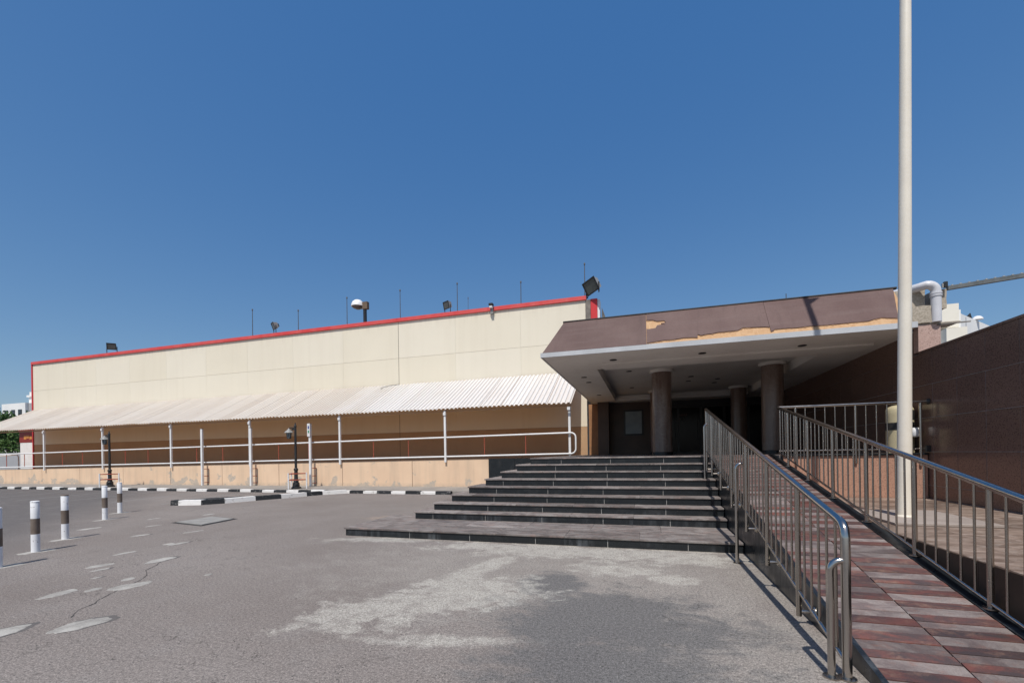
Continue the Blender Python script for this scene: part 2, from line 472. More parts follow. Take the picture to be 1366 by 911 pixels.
M = {}
M['ground'] = ground_mat()
M['cement'] = cement_mat()
M['patchrim'] = plain('dark_tar_edge', (0.10, 0.092, 0.088), (0.13, 0.118, 0.11), 8, 0.95, fine=50, bump=0.4)
M['cover'] = plain("concrete_cover", (0.30, 0.29, 0.27), (0.23, 0.22, 0.205), 5, 0.9, fine=50, bump=0.4)
M['sidewalk'] = plain("grey_pavement", (0.30, 0.275, 0.245), (0.24, 0.22, 0.2), 1.2, 0.9, fine=30, bump=0.3)
M['line'] = plain("worn_road_paint", (0.26, 0.25, 0.24), (0.18, 0.17, 0.165), 6, 0.9, fine=60)
M['red_strip'] = strip_mat("polished_red_granite", (0.165, 0.066, 0.052), (0.075, 0.054, 0.051), (0.20, 0.12, 0.09), 0.38)
M['grey_strip'] = strip_mat("flamed_grey_granite", (0.235, 0.20, 0.185), (0.13, 0.10, 0.094), (0.21, 0.125, 0.103), 0.5)
M['tread'] = strip_mat("brown_grey_stone_tread", (0.265, 0.238, 0.222), (0.14, 0.118, 0.11), (0.26, 0.19, 0.168), 0.5)
M['paving'] = strip_mat("brown_stone_paving", (0.29, 0.22, 0.178), (0.15, 0.105, 0.08), (0.34, 0.285, 0.245), 0.42)
M['slab'] = plain("light_stone_slab", (0.36, 0.31, 0.275), (0.30, 0.25, 0.22), 4, 0.6)
M['black'] = black_granite_mat()
M['grout'] = plain("pale_grout", (0.40, 0.39, 0.37), (0.28, 0.27, 0.26), 8, 0.9)
M['pale_grout'] = plain('pale_wall_grout', (0.40, 0.385, 0.37), (0.26, 0.25, 0.24), 6, 0.9)
M['dkgrout'] = plain("grey_grout", (0.09, 0.085, 0.085), (0.06, 0.057, 0.056), 8, 0.9)
M['dgran'] = wall_granite_mat("dark_red_granite", (0.135, 0.084, 0.066), (0.22, 0.135, 0.103), 0.2)
M['pgran'] = wall_granite_mat("pink_granite", (0.37, 0.20, 0.14), (0.47, 0.28, 0.20), 0.5, (0.14, 0.085, 0.07))
M['pgran2'] = wall_granite_mat('pink_grey_granite', (0.42, 0.28, 0.235), (0.56, 0.41, 0.35), 0.5, (0.16, 0.10, 0.085))
M['wall'] = retaining_mat()
M['cream'] = cream_mat()
M['dado'] = plain("tan_painted_dado", (0.50, 0.33, 0.195), (0.45, 0.29, 0.17), 0.6, 0.8, fine=40)
M['joint'] = plain("joint_filler", (0.30, 0.25, 0.19), (0.24, 0.20, 0.15), 3, 0.9)
M['rustjoint'] = plain("rusty_joint_filler", (0.16, 0.115, 0.08), (0.11, 0.08, 0.06), 3, 0.9)
M['awning'] = awning_mat()
M['white'] = plain("white_gloss_paint", (0.78, 0.78, 0.78), (0.70, 0.69, 0.68), 2.5, 0.45, fine=30, bump=0.05)
M['redpaint'] = plain("red_oxide_paint", (0.42, 0.095, 0.055), (0.33, 0.08, 0.05), 4, 0.6)
M['coping'] = coping_mat()
M['redtrim'] = plain("bright_red_metal", (0.62, 0.04, 0.045), (0.55, 0.035, 0.04), 2, 0.45)
M['pier'] = plain("weathered_grey_render", (0.24, 0.215, 0.185), (0.14, 0.125, 0.11), 3, 0.9, fine=25, bump=0.4)
M['rough_conc'] = plain("rough_grey_concrete", (0.46, 0.405, 0.33), (0.30, 0.26, 0.205), 30, 0.95, fine=70, bump=1.0)
M['pvc'] = plain("grey_white_pvc", (0.62, 0.62, 0.64), (0.55, 0.55, 0.57), 3, 0.4)
M['galv'] = plain("galvanised_steel", (0.17, 0.18, 0.18), (0.10, 0.11, 0.11), 6, 0.6, metal=0.3)
M['fascia'] = fascia_mat()
M['ply'] = plywood_mat()
M['tornply'] = plain('torn_brown_veneer', (0.25, 0.135, 0.075), (0.36, 0.22, 0.13), 9, 0.9, fine=40, bump=0.4)
M['soffit'] = plain("off_white_soffit_paint", (0.78, 0.75, 0.70), (0.70, 0.66, 0.61), 0.8, 0.8, fine=20)
M['edge'] = plain("white_edge_trim", (0.54, 0.55, 0.565), (0.46, 0.47, 0.48), 2, 0.5)
M['roofing'] = plain("black_roofing_felt", (0.03, 0.028, 0.027), (0.05, 0.047, 0.045), 3, 0.9)
M['marble'] = marble_mat()
M['brownwall'] = plain("brown_stone_wall", (0.085, 0.054, 0.036), (0.062, 0.039, 0.027), 1.5, 0.5, var=0.15)
M['orange_jamb'] = plain("orange_brown_stone", (0.36, 0.18, 0.08), (0.28, 0.14, 0.065), 3, 0.6)
M['dkmetal'] = plain("dark_bronze_metal", (0.03, 0.028, 0.027), (0.02, 0.019, 0.019), 3, 0.4)
M['board'] = plain("grey_blue_notice_sheet", (0.27, 0.31, 0.31), (0.21, 0.24, 0.25), 3, 0.5)
M['steel'] = steel_mat('satin_stainless_steel', (0.46, 0.415, 0.365), 0.23, 0.28)
M['rail'] = steel_mat('polished_stainless_steel', (0.50, 0.47, 0.435), 0.15, 0.22)
M['pole'] = plain("cream_pole_paint", (0.78, 0.72, 0.61), (0.72, 0.66, 0.56), 2.5, 0.42, fine=40, bump=0.05)
M['bin'] = plain("cream_enamel", (0.55, 0.48, 0.31), (0.48, 0.42, 0.27), 3, 0.35)
M['blackmetal'] = plain("black_painted_iron", (0.018, 0.018, 0.019), (0.03, 0.03, 0.03), 6, 0.45)
M['grime'] = plain("grey_metal_rod", (0.10, 0.095, 0.09), (0.07, 0.067, 0.065), 6, 0.6)
M['kwhite'] = kerb_mat("white_kerb_paint", (0.74, 0.72, 0.69), (0.40, 0.38, 0.35))
M['kblack'] = kerb_mat("black_kerb_paint", (0.028, 0.03, 0.033), (0.22, 0.21, 0.2))
M['bwhite'] = bollard_paint("bollard_white", (0.78, 0.78, 0.79))
M['bbrown'] = bollard_paint("bollard_brown", (0.14, 0.105, 0.082))
M['lens'] = plain("floodlight_lens", (0.10, 0.115, 0.105), (0.08, 0.09, 0.085), 4, 0.15)
M['housing'] = plain("grey_cast_housing", (0.30, 0.30, 0.29), (0.24, 0.24, 0.23), 4, 0.5)
M['farwhite'] = plain("far_white_render", (0.84, 0.83, 0.80), (0.76, 0.76, 0.74), 0.3, 0.8)
M['farcream'] = plain('far_cream_render', (0.80, 0.76, 0.66), (0.74, 0.70, 0.60), 0.5, 0.8)
M['fargrey'] = plain("far_grey_render", (0.40, 0.40, 0.41), (0.34, 0.34, 0.35), 0.3, 0.8)
M['glass'] = plain("dark_window_glass", (0.02, 0.024, 0.028), (0.03, 0.034, 0.04), 1, 0.08, bump=0)
M['doorglass'] = plain("dark_door_glass", (0.006, 0.006, 0.006), (0.008, 0.008, 0.008), 1, 0.15, bump=0, spec=0.12)
M['sign_red'] = plain("dark_red_sign", (0.26, 0.03, 0.022), (0.20, 0.025, 0.02), 3, 0.5)
M['sign_orange'] = plain("orange_sign_print", (0.62, 0.26, 0.06), (0.5, 0.2, 0.05), 3, 0.5)
M['blue'] = plain("blue_sign_print", (0.03, 0.06, 0.22), (0.04, 0.07, 0.25), 3, 0.5)
M['green'] = plain("green_sign_print", (0.04, 0.26, 0.14), (0.05, 0.28, 0.15), 3, 0.5)
M['decal'] = plain("faded_door_decal", (0.10, 0.09, 0.085), (0.07, 0.065, 0.06), 9, 0.6)
M['decal_red'] = plain("faded_red_decal", (0.10, 0.03, 0.015), (0.07, 0.02, 0.012), 9, 0.6)
M['bark'] = plain("tree_bark", (0.12, 0.09, 0.065), (0.08, 0.06, 0.045), 6, 0.9)
def leaf_mat(name, a, b):
    g = G(name)
    c = g.mix(g.ramp(g.noise(0.9, 4), [(0.35, 0), (0.65, 1)]), a, b)
    c = g.mix(0.5, c, g.mix(g.noise(9, 2), 0.0, 1.0), 'OVERLAY')
    return g.done(c, 0.6, 0, 0.3)
M['leaf'] = leaf_mat("mid_green_leaf", (0.055, 0.115, 0.025), (0.085, 0.15, 0.035))
M['leafdk'] = leaf_mat("dark_green_leaf", (0.03, 0.07, 0.02), (0.05, 0.095, 0.028))
M['walk'] = plain("amber_bounce_floor", (0.54, 0.28, 0.05), (0.46, 0.23, 0.04), 2, 0.7)  # unseen floor, colour chosen to throw amber light on the shaded wall

# ------------------------------------------------------------------ ground, pavement
gm = MB().face([(-600, -600, 0), (600, -600, 0), (600, 600, 0), (-600, 600, 0)])
ground = gm.build('asphalt_ground', M['ground'], kind='structure', label='worn brown grey asphalt forecourt with dusty cement stains', )
sw = MB().box(-70, -4.9, 15.68, 17.95, -0.05, 0.115)
sidewalk = sw.build('pavement', M['sidewalk'], kind='structure', label='narrow grey pavement between striped kerb and peach wall')

def patch(cx, cy, rx, ry, rot, z, seed, jag=0.16, n=40):
    rr = random.Random(seed); pts = []
    ph = [rr.uniform(0, 6.28) for _ in range(4)]
    for k in range(n):
        w = 2 * math.pi * k / n
        q = 1 + jag * (math.sin(2 * w + ph[0]) * .5 + math.sin(3 * w + ph[1]) * .5 + math.sin(5 * w + ph[2]) * .4 + math.sin(9 * w + ph[3]) * .25) + rr.uniform(-.05, .05)
        x, y = rx * q * math.cos(w), ry * q * math.sin(w)
        c, s = math.cos(R(rot)), math.sin(R(rot))
        pts.append((cx + x * c - y * s, cy + x * s + y * c, z))
    m = MB()
    inner = [(cx + (p[0] - cx) * .96, cy + (p[1] - cy) * .96, z + .002) for p in pts]
    low = [(p[0], p[1], 0.0005) for p in pts]
    m.face(inner)
    for k in range(n):
        j = (k + 1) % n
        m.face([low[k], low[j], inner[j], inner[k]])
    return m
# cement plugs left where earlier bollards stood
for i, (x, y, rx, ry) in enumerate([(-5.12, 2.76, .24, .14), (-6.08, 3.77, .26, .12), (-6.35, 3.55, .10, .06), (-7.16, 4.86, .26, .11), (-6.45, 3.98, .1, .06), (-7.69, 4.38, .20, .08), (-7.4, 4.22, .14, .04),
        (-8.29, 5.07, .19, .06), (-6.57, 3.34, .22, .09), (-9.91, 6.34, .17, .08), (-11.01, 7.33, .20, .06), (-12.1, 6.7, .28, .09), (-8.2, 5.88, .22, .07),
        (-8.35, 5.82, .1, .07), (-9.21, 6.92, .22, .06), (-5.62, 2.44, .22, .12), (-11.6, 9.14, .22, .07), (-12.3, 8.2, .2, .06), (-6.95, 3.92, .07, .03), (-5.6, 4.4, .06, .04)]):
    patch(x, y, rx * .85, ry * 1.05, 84 + (i * 37 % 30) - 15, .002, 100 + i, .13).build('cement_patch', M['cement'], ground)
    if i % 3 == 0: patch(x + .01, y + .03, rx * .95, ry * 1.2, 84 + (i * 37 % 30) - 15, .0002, 100 + i, .13).build('patch_edge', M['patchrim'], ground)
# crack running between the plugs
ck = MB(); cp = [(-5.45, 2.86), (-5.66, 3.04), (-5.72, 3.2), (-5.86, 3.34), (-5.98, 3.53), (-6.1, 3.7), (-6.22, 3.98), (-6.45, 4.2), (-6.72, 4.36), (-6.85, 4.6), (-7.05, 4.78)]
for a, b in zip(cp, cp[1:]):
    for q in range(3):
        t0, t1 = q / 3, (q + 1) / 3
        j0, j1 = random.uniform(-.012, .012), random.uniform(-.012, .012)
        w = random.uniform(.006, .016)
        x0, y0 = a[0] + (b[0] - a[0]) * t0, a[1] + (b[1] - a[1]) * t0; x1, y1 = a[0] + (b[0] - a[0]) * t1, a[1] + (b[1] - a[1]) * t1
        w *= .55; ck.face([(x0 + j0 - w, y0, .0025), (x0 + j0 + w, y0, .0025), (x1 + j0 + w, y1, .0025), (x1 + j0 - w, y1, .0025)])
ck.build('crack', M['roofing'], ground)
# faded bay lines
for x in (-36, -33.3, -30.6, -27.9, -25.2, -22.5, -19.8, -17.2):
    MB().face([(x + 1.2, 10.9, .004), (x + 1.32, 10.9, .004), (x + .12, 15.2, .004), (x, 15.2, .004)]).build('bay_line', M['line'], ground)
# square inspection cover set in the asphalt
ic = thing('inspection_cover', (-10.4, 8.2, 0), 'square grey concrete inspection cover set in the asphalt before the kerbed island', 'manhole cover')
cv = MB().prism([(-10.98, 7.83, .002), (-9.87, 7.61, .002), (-10.02, 8.55, .002), (-10.98, 8.76, .002)], (0, 0, .018))
cv.build('cover_slab', M['cover'], ic)
rim = MB()
o4 = [(-11.07, 7.76), (-9.78, 7.52), (-9.95, 8.62), (-11.05, 8.85)]; i4 = [(-10.98, 7.83), (-9.87, 7.61), (-10.02, 8.55), (-10.98, 8.76)]
for k in range(4):
    j = (k + 1) % 4
    rim.face([(*o4[k], .005), (*o4[j], .005), (*i4[j], .005), (*i4[k], .005)])
rim.build('frame', M['roofing'], ic)

# ------------------------------------------------------------------ striped kerbs
def kerb_run(name, label, pts, w, h, stones, first_white, cat='kerb'):
    t = thing(name, (pts[0][0], pts[0][1], 0), label, cat)
    return t
kr = thing('striped_kerb', (-26, 15.5, 0), 'long black and white striped kerb along the grey pavement below the peach wall', 'kerb')
xk = -7.55; i = 0
kme = {}
for c in ('kwhite', 'kblack'):
    kme[c] = MB().cbox(-.327, .327, 0, .18, -.03, .128, .014).mesh('kerb_stone', M[c])
while xk > -48:
    link('kerb_stone', kme['kwhite' if i % 2 else 'kblack'], kr, loc=(xk, 15.5 + random.uniform(-.02, .02), random.uniform(-.03, .004)), rz=random.uniform(-.02, .02))
    xk -= 0.66; i += 1
isl = thing('island_kerb', (-14, 12, 0), 'curved kerb of long black and white stones round the parking island', 'kerb')
ip = [(-15.22, 10.66), (-14.92, 10.70), (-14.22, 10.95), (-13.84, 11.5), (-13.5, 12.44), (-13.1, 13.2), (-12.78, 14.15), (-12.55, 14.75), (-11.95, 15.5)]
for i, (a, b) in enumerate(zip(ip, ip[1:])):
    a = Vector((*a, 0)); b = Vector((*b, 0)); d = (b - a).normalized(); nrm = Vector((-d.y, d.x, 0)) * .26
    a2 = a + d * .006; b2 = b - d * .006
    h = .17 - .004 * i
    e = nrm * .1
    MB().hexa([a2, b2, b2 + nrm, a2 + nrm, a2 + e * .6 + Vector((0, 0, h)), b2 + e * .6 + Vector((0, 0, h)), b2 + nrm + Vector((0, 0, h)), a2 + nrm + Vector((0, 0, h))]).build('kerb_stone', M['kblack' if i in (0, 2, 4, 6) else 'kwhite'], isl)
MB().prism([(-15.2, 10.95, 0), (-14.5, 11.1, 0), (-14.1, 11.6, 0), (-13.85, 12.3, 0), (-14.2, 12.4, 0), (-15.0, 11.4, 0)], (0, 0, .155)).build('infill', M['kblack'], isl)

# ------------------------------------------------------------------ bollards
BG = 'white and brown bollards in a row on the asphalt'
blab = ['cropped bollard at the left edge of the picture, only its right side showing', 'white bollard with a brown band, widest one fully in view, second from the left edge',
        'white bollard with brown band and rusty cap, between the widest bollard and the lamp', 'white bollard with brown band, standing in front of the farther lamp post',
        'farthest white bollard with brown band, just right of the farther lamp post']
def bollard(x, y, label, h=.87, tilt=0):
    t = thing('bollard', (x, y, 0), label, 'bollard', BG)
    r = .057
    MB().lathe(x, y, [(r, 0), (r, .31)], 20).build('post', M['bwhite'], t)
    MB().lathe(x, y, [(r + .001, .31), (r + .001, .575)], 20).build('band', M['bbrown'], t)
    MB().lathe(x, y, [(r, .575), (r, h - .012), (r - .008, h)], 20).build('post_top', M['bwhite'], t)
    MB().lathe(x, y, [(r + .002, h - .02), (r + .002, h - .004), (r - .012, h + .004)], 20).build('cap', M['bbrown'] if tilt else M['bwhite'], t)
    patch(x, y + .03, .26, .13, 84, .003, int(abs(x * 100)), .22).build('footing', M['cement'], t)
    return t
bollard(-9.11, 3.93, blab[0], .88)
bollard(-10.0, 4.78, blab[1])
bollard(-11.0, 5.70, blab[2], .88, 1)
bollard(-13.49, 7.81, blab[3], .88)
bollard(-14.73, 8.90, blab[4], .89)

# ------------------------------------------------------------------ lamp posts and guards
def lamp(x, y, label):
    t = thing('lamp_post', (x, y, .115), label, 'lamp post', 'black lantern lamp posts on the pavement')
    z = .115
    MB().lathe(x, y, [(.21, z), (.21, z + .07), (.15, z + .1), (.14, z + .26), (.11, z + .29), (.10, z + .36), (.085, z + .4), (.075, z + .82), (.095, z + .84), (.095, z + .9), (.06, z + .94)], 16).build('base', M['blackmetal'], t)
    MB().lathe(x, y, [(.055, z + .94), (.048, z + 2.8), (.06, z + 2.81), (.06, z + 2.86), (.03, z + 2.9), (.02, z + 3.0)], 14).build('shaft', M['blackmetal'], t)
    MB().tube([(x, y, z + 2.78), (x - .18, y, z + 2.78), (x - .34, y, z + 2.76)], .022, 8).box(x - .2, x - .02, y - .012, y + .012, z + 2.66, z + 2.75).build('arm', M['blackmetal'], t)
    hx = x - .36
    la = MB().lathe(hx, y, [(.20, z + 2.55), (.17, z + 2.60), (.06, z + 2.70), (.03, z + 2.76)], 12).build('lantern_roof', M['housing'], t)
    MB().lathe(hx, y, [(.075, z + 2.33), (.095, z + 2.545)], 6, False).build('lantern_glass', M['board'], la)
    c = MB()
    for k in range(6):
        w = math.pi / 3 * k
        c.tube([(hx + .083 * math.cos(w), y + .083 * math.sin(w), z + 2.31), (hx + .104 * math.cos(w), y + .104 * math.sin(w), z + 2.55)], .012, 5)
    c.lathe(hx, y, [(.06, z + 2.27), (.105, z + 2.31), (.09, z + 2.335)], 12)
    c.build('lantern_cage', M['blackmetal'], la)
def guard(x, y, label):
    t = thing('lamp_guard', (x, y, .115), label, 'guard rail', 'small red and white guards round the lamp posts')
    p = [(x - .44, y + .25), (x + .42, y + .25), (x + .02, y - .4)]
    for q in p:
        MB().tube([(*q, .02), (*q, .84)], .03, 10).build('post', M['bwhite'], t)
    for zz in (.52, .80):
        for a, b in ((0, 1), (0, 2), (1, 2)):
            a_, b_ = Vector((*p[a], zz)), Vector((*p[b], zz)); d = (b_ - a_).normalized() * .05
            MB().tube([a_ + d, b_ - d], .022, 8).build('rail', M['redpaint'], t)
lamp(-15.2, 16.17, 'black lantern lamp post in front of the middle white sign posts, nearer to the steps')
guard(-15.22, 16.12, 'red and white guard frame round the lamp post nearer to the steps')
lamp(-27.55, 16.2, 'black lantern lamp post beyond the bollards, farther from the steps')
guard(-27.6, 16.15, 'red and white guard frame round the lamp post beyond the bollards')

# ------------------------------------------------------------------ retaining wall with the walkway on it
def wtop(x): return 1.375 + .0087 * (x + 2.95)
rw = thing('retaining_wall', (-25, 18, 0), 'low peach painted retaining wall with peeling grey patches below the white railing', 'wall')
jx = [-52, -47.9, -44.1, -40.4, -36.7, -33.1, -29.3, -25.5, -21.7, -17.9, -14.05, -10.25, -6.5]
for a, b in zip(jx, jx[1:]):
    a2, b2 = a + .011, b - .011
    MB().hexa([(a2, 17.9, -.02), (b2, 17.9, -.02), (b2, 18.08, -.02), (a2, 18.08, -.02), (a2, 17.9, wtop(a)), (b2, 17.9, wtop(b)), (b2, 18.08, wtop(b)), (a2, 18.08, wtop(a))]).build('wall_panel', M['wall'], rw)
MB().hexa([(-52, 17.94, -.02), (-6.5, 17.94, -.02), (-6.5, 18.06, -.02), (-52, 18.06, -.02), (-52, 17.94, wtop(-52) - .02), (-6.5, 17.94, wtop(-6.5) - .02), (-6.5, 18.06, wtop(-6.5) - .02), (-52, 18.06, wtop(-52) - .02)]).build('joint_filler', M['rustjoint'], rw)
for a, b in ((-6.5, -5.33), (-5.33, -4.12), (-4.12, -2.82)):
    MB().box(a + .004, b - .004, 17.88, 18.08, -.02, 1.345).build('granite_facing', M['black'], rw)
wk = MB().hexa([(-52, 18.085, wtop(-52) - .3), (-2.8, 18.085, wtop(-2.8) - .3), (-2.8, 21.0, wtop(-2.8) - .3), (-52, 21.0, wtop(-52) - .3), (-52, 18.085, wtop(-52) - .04), (-2.8, 18.085, wtop(-2.8) - .04), (-2.8, 21.0, wtop(-2.8) - .04), (-52, 21.0, wtop(-52) - .04)])
wk.build('walkway', M['walk'], kind='structure', label='amber light-bouncing walkway under the corrugated awning')

# white railing on the wall
hr = thing('walkway_railing', (-25, 17.85, 1.2), 'white tube railing with thin red uprights along the top of the peach wall', 'railing')
u = lambda x: wtop(x) + .99
lo = lambda x: wtop(x) + .135
xe = -2.95
loop = [(xe, 17.84, u(xe))] + [(xe + .06 + .2 * math.sin(R(a)), 17.84, u(xe) - .2 + .2 * math.cos(R(a))) for a in range(0, 91, 15)]
loop += [(xe + .06 + .2 * math.cos(R(a)), 17.84, lo(xe) + .2 - .2 * math.sin(R(a))) for a in range(0, 91, 15)] + [(xe, 17.84, lo(xe))]
MB().tube([(-52, 17.84, u(-52)), (-2.95, 17.84, u(-2.95))], .037, 10).build('top_rail', M['white'], hr)
MB().tube([(-52, 17.84, lo(-52)), (-2.95, 17.84, lo(-2.95))], .037, 10).build('bottom_rail', M['white'], hr)
MB().tube(loop, .035, 10).build('end_loop', M['white'], hr)
ume = MB().tube([(0, 0, 0), (0, 0, .79)], .017, 6).mesh('upright', M['redpaint'])
x = -2.95 - 1.86; k = 1
while x > -45:
    if k % 3: link('upright', ume, hr, loc=(x, 17.85, lo(x) + .03))
    x -= 1.862; k += 1

# three thin posts on the pavement
def tall_post(x, h, label, sign=False):
    t = thing('white_post', (x, 17.6, .115), label, 'post', 'white posts on the pavement against the peach wall')
    MB().cbox(x - .055, x + .055, 17.55, 17.65, .1, h, .008).build('post', M['white'], t)
    MB().box(x - .062, x + .062, 17.545, 17.655, h, h + .02).build('cap', M['housing'], t)
    for z in (.25, .6, .98):
        MB().box(x + .02, x + .09, 17.652, 17.895, z, z + .03).build('clip', M['redpaint'], t)
    MB().tube([(x + .11, 17.87, .25), (x + .11, 17.87, 1.0)], .014, 6).build('conduit', M['pier'], t)
    if sign:
        p = MB().box(x - .10, x + .06, 17.515, 17.54, h - .62, h + .02).build('sign_plate', M['white'], t)
        MB().box(x - .05, x + .02, 17.505, 17.514, h - .24, h - .10).build('blue_print', M['blue'], p)
        MB().box(x - .05, x + .02, 17.505, 17.514, h - .44, h - .32).build('green_print', M['green'], p)
tall_post(-22.72, 3.13, 'white post against the peach wall, leftmost of the three without a sign')
tall_post(-19.38, 3.08, 'white post against the peach wall, close beside an awning post, no sign')
tall_post(-15.66, 3.16, 'white post with a narrow sign plate on top, just right of the nearer lamp', True)

# ------------------------------------------------------------------ the long cream building
mb = thing('mall_building', (-23, 21, 0), 'long low cream panelled building with red coping above the corrugated awning', 'building')
MB().box(-43.86, -2.62, 21.02, 60, 0, 8.78).build('wall', M['joint'], mb)
cx = [-43.88, -40.37, -36.93, -33.55, -30.1, -26.63, -23.25, -19.81, -16.3, -12.73, -9.36, -5.83, -2.6]
for a, b in zip(cx, cx[1:]):
    ga = .014 if abs(a + 12.73) < .01 else .0025
    gb = .014 if abs(b + 12.73) < .01 else .0025
    for nm, z0, z1, mt in (('upper_wall_panel', 6.831, 8.79, 'cream'), ('lower_wall_panel', 2.79, 6.82, 'cream'), ('dado_panel', .8, 2.78, 'dado')):
        MB().box(a + ga, b - gb, 20.985, 21.018, z0, z1).build(nm, M[mt], mb)
MB().box(-12.755, -12.705, 20.99, 21.019, .8, 8.79).build('expansion_joint', M['rustjoint'], mb)
cop = thing('x', (0, 0, 0), None, None); bpy.data.objects.remove(cop)
edges = [-43.96, -37, -31, -25, -19, -12.75, -7.5, -2.55]
for a, b in zip(edges, edges[1:]):
    MB().box(a + .006, b - .006, 20.90, 21.25, 8.80, 8.985).build('coping', M['coping'], mb)
MB().box(-43.99, -43.885, 20.93, 21.3, .9, 8.985).build('corner_trim', M['redtrim'], mb)
MB().box(-2.596, -2.36, 20.96, 21.4, 4.0, 8.80).build('corner_pier', M['pier'], mb)
MB().box(-2.355, -2.04, 21.0, 21.5, 4.0, 8.83).build('corner_trim', M['redtrim'], mb)
MB().box(-2.035, -1.93, 21.02, 21.6, 4.0, 8.78).build('white_trim', M['white'], mb)
MB().hexa([(-1.92, 22, 4), (-1.5, 22.6, 4), (-1.5, 40, 4), (-1.92, 40, 4), (-1.92, 22, 8.7), (-1.4, 22.6, 7.2), (-1.4, 40, 7.2), (-1.92, 40, 8.7)]).build('side_roof', M['pier'], mb)
# cables and stains at the expansion joint
MB().tube([(-12.7, 20.95, 5.4), (-13.1, 20.8, 5.36), (-13.45, 20.6, 5.25), (-13.5, 20.4, 5.14)], .012, 5).build('loose_cable', M['grime'], mb)

# roof edge: rods, floodlights, lamp, camera
rods = [(-23.16, 10.69), (-19.68, 10.26), (-16.24, 10.61), (-12.78, 10.61), (-9.36, 10.54), (-8.75, 9.7), (-5.87, 10.17), (-2.66, 10.63)]
rl = ['thin roof rod, leftmost of the row, left of the second floodlight', 'shorter thin roof rod just right of the second floodlight', 'thin roof rod just left of the white domed roof lamp',
      'thin roof rod above the vertical expansion joint of the cream wall', 'thin roof rod just right of the third floodlight', 'very short thin roof rod left of the small camera',
      'thin roof rod right of the small camera', 'thin roof rod behind the big floodlight at the roof corner']
for (x, zt), lb in zip(rods, rl):
    t = thing('roof_rod', (x, 21.3, 8.9), lb, 'rod', 'thin rods along the roof edge')
    r = .012 if zt < 10 else .022
    MB().tube([(x, 21.3, 8.8), (x + .01, 21.3, zt)], [r, r * .8], 6).build('rod', M['grime'], t)
    MB().lathe(x + .01, 21.3, [(r * 1.6, zt - .02), (r * 1.8, zt + .05), (r * .6, zt + .09)], 8).build('tip', M['grime'], t)
    MB().box(x - .02, x + .16, 21.27, 21.33, 8.985, 9.05).build('foot', M['grime'], t)
def floodlight(x, y, z, s, yaw, pitch, label, stem, roll=0.0):
    t = thing('floodlight', (x, y, z), label, 'floodlight', 'floodlights on the roof edge')
    mt = Matrix.Translation((x, y, z)) @ Matrix.Rotation(yaw, 4, 'Z') @ Matrix.Rotation(roll, 4, 'Y') @ Matrix.Rotation(pitch, 4, 'X')
    def tr(m):
        m.v = [tuple(mt @ Vector(p)) for p in m.v]; return m
    tr(MB().hexa([(-.5 * s, 0, -.42 * s), (.5 * s, 0, -.42 * s), (.42 * s, .5 * s, -.3 * s), (-.42 * s, .5 * s, -.3 * s), (-.5 * s, 0, .42 * s), (.5 * s, 0, .42 * s), (.42 * s, .5 * s, .3 * s), (-.42 * s, .5 * s, .3 * s)])).build('housing', M['housing'], t)
    f = MB()
    for a in ((-.53, .53, .38, .46), (-.53, .53, -.46, -.38)): f.box(a[0] * s, a[1] * s, -.05 * s, -.001, a[2] * s, a[3] * s)
    for a in ((-.53, -.45), (.45, .53)): f.box(a[0] * s, a[1] * s, -.05 * s, -.001, -.379 * s, .379 * s)
    tr(f).build('bezel', M['blackmetal'], t)
    tr(MB().box(-.44 * s, .44 * s, -.02 * s, -.002, -.375 * s, .375 * s)).build('lens', M['lens'], t)
    tr(MB().box(-.2 * s, .2 * s, .5 * s, .68 * s, -.2 * s, .2 * s)).build('gear_box', M['blackmetal'], t)
    zz = z - .55 * s
    for q in (-.56, .56):
        p = mt @ Vector((q * s, .2 * s, 0))
        MB().tube([(p.x, p.y, p.z), (p.x, p.y, zz - stem)], .035 * s + .006, 6).build('leg', M['blackmetal'], t)
floodlight(-35.85, 21.3, 9.55, .5, R(42), R(14), 'small floodlight on the far left end of the red roof edge', .35)
floodlight(-21.55, 21.3, 9.55, .46, R(-32), R(20), 'small floodlight between the two leftmost roof rods', .3)
floodlight(-10.0, 21.3, 9.5, .44, R(-28), R(12), 'small floodlight with two legs left of the tallest middle roof rod', .3)
floodlight(-2.3, 20.72, 9.32, .70, R(-34), R(22), 'big tilted floodlight at the right corner of the cream building', -.05, R(-14))
dl = thing('domed_lamp', (-15.05, 21.3, 8.9), 'white domed roof lamp with dark bowl on a short pole', 'lamp')
MB().box(-15.12, -14.98, 21.25, 21.39, 8.9, 10.05).build('pole', M['blackmetal'], dl)
MB().box(-15.16, -14.84, 21.22, 21.42, 9.85, 10.25).build('gear_box', M['rustjoint'], dl)
MB().lathe(-15.5, 21.3, [(.37, 10.05), (.36, 10.15), (.30, 10.3), (.18, 10.40), (.05, 10.43)], 18).build('dome', M['white'], dl)
MB().lathe(-15.5, 21.3, [(.1, 9.9), (.28, 9.97), (.34, 10.05)], 18).build('bowl', M['lens'], dl)
cc = thing('security_camera', (-7.27, 20.85, 8.9), 'small white security camera with dark hood on the red coping', 'camera')
MB().cbox(-7.39, -7.17, 20.66, 20.88, 8.99, 9.11, .02).build('hood', M['blackmetal'], cc)
MB().cbox(-7.36, -7.2, 20.68, 20.86, 8.88, 8.985, .02).build('body', M['white'], cc)
MB().box(-7.33, -7.2, 20.80, 20.899, 8.62, 8.855).build('bracket', M['housing'], cc)

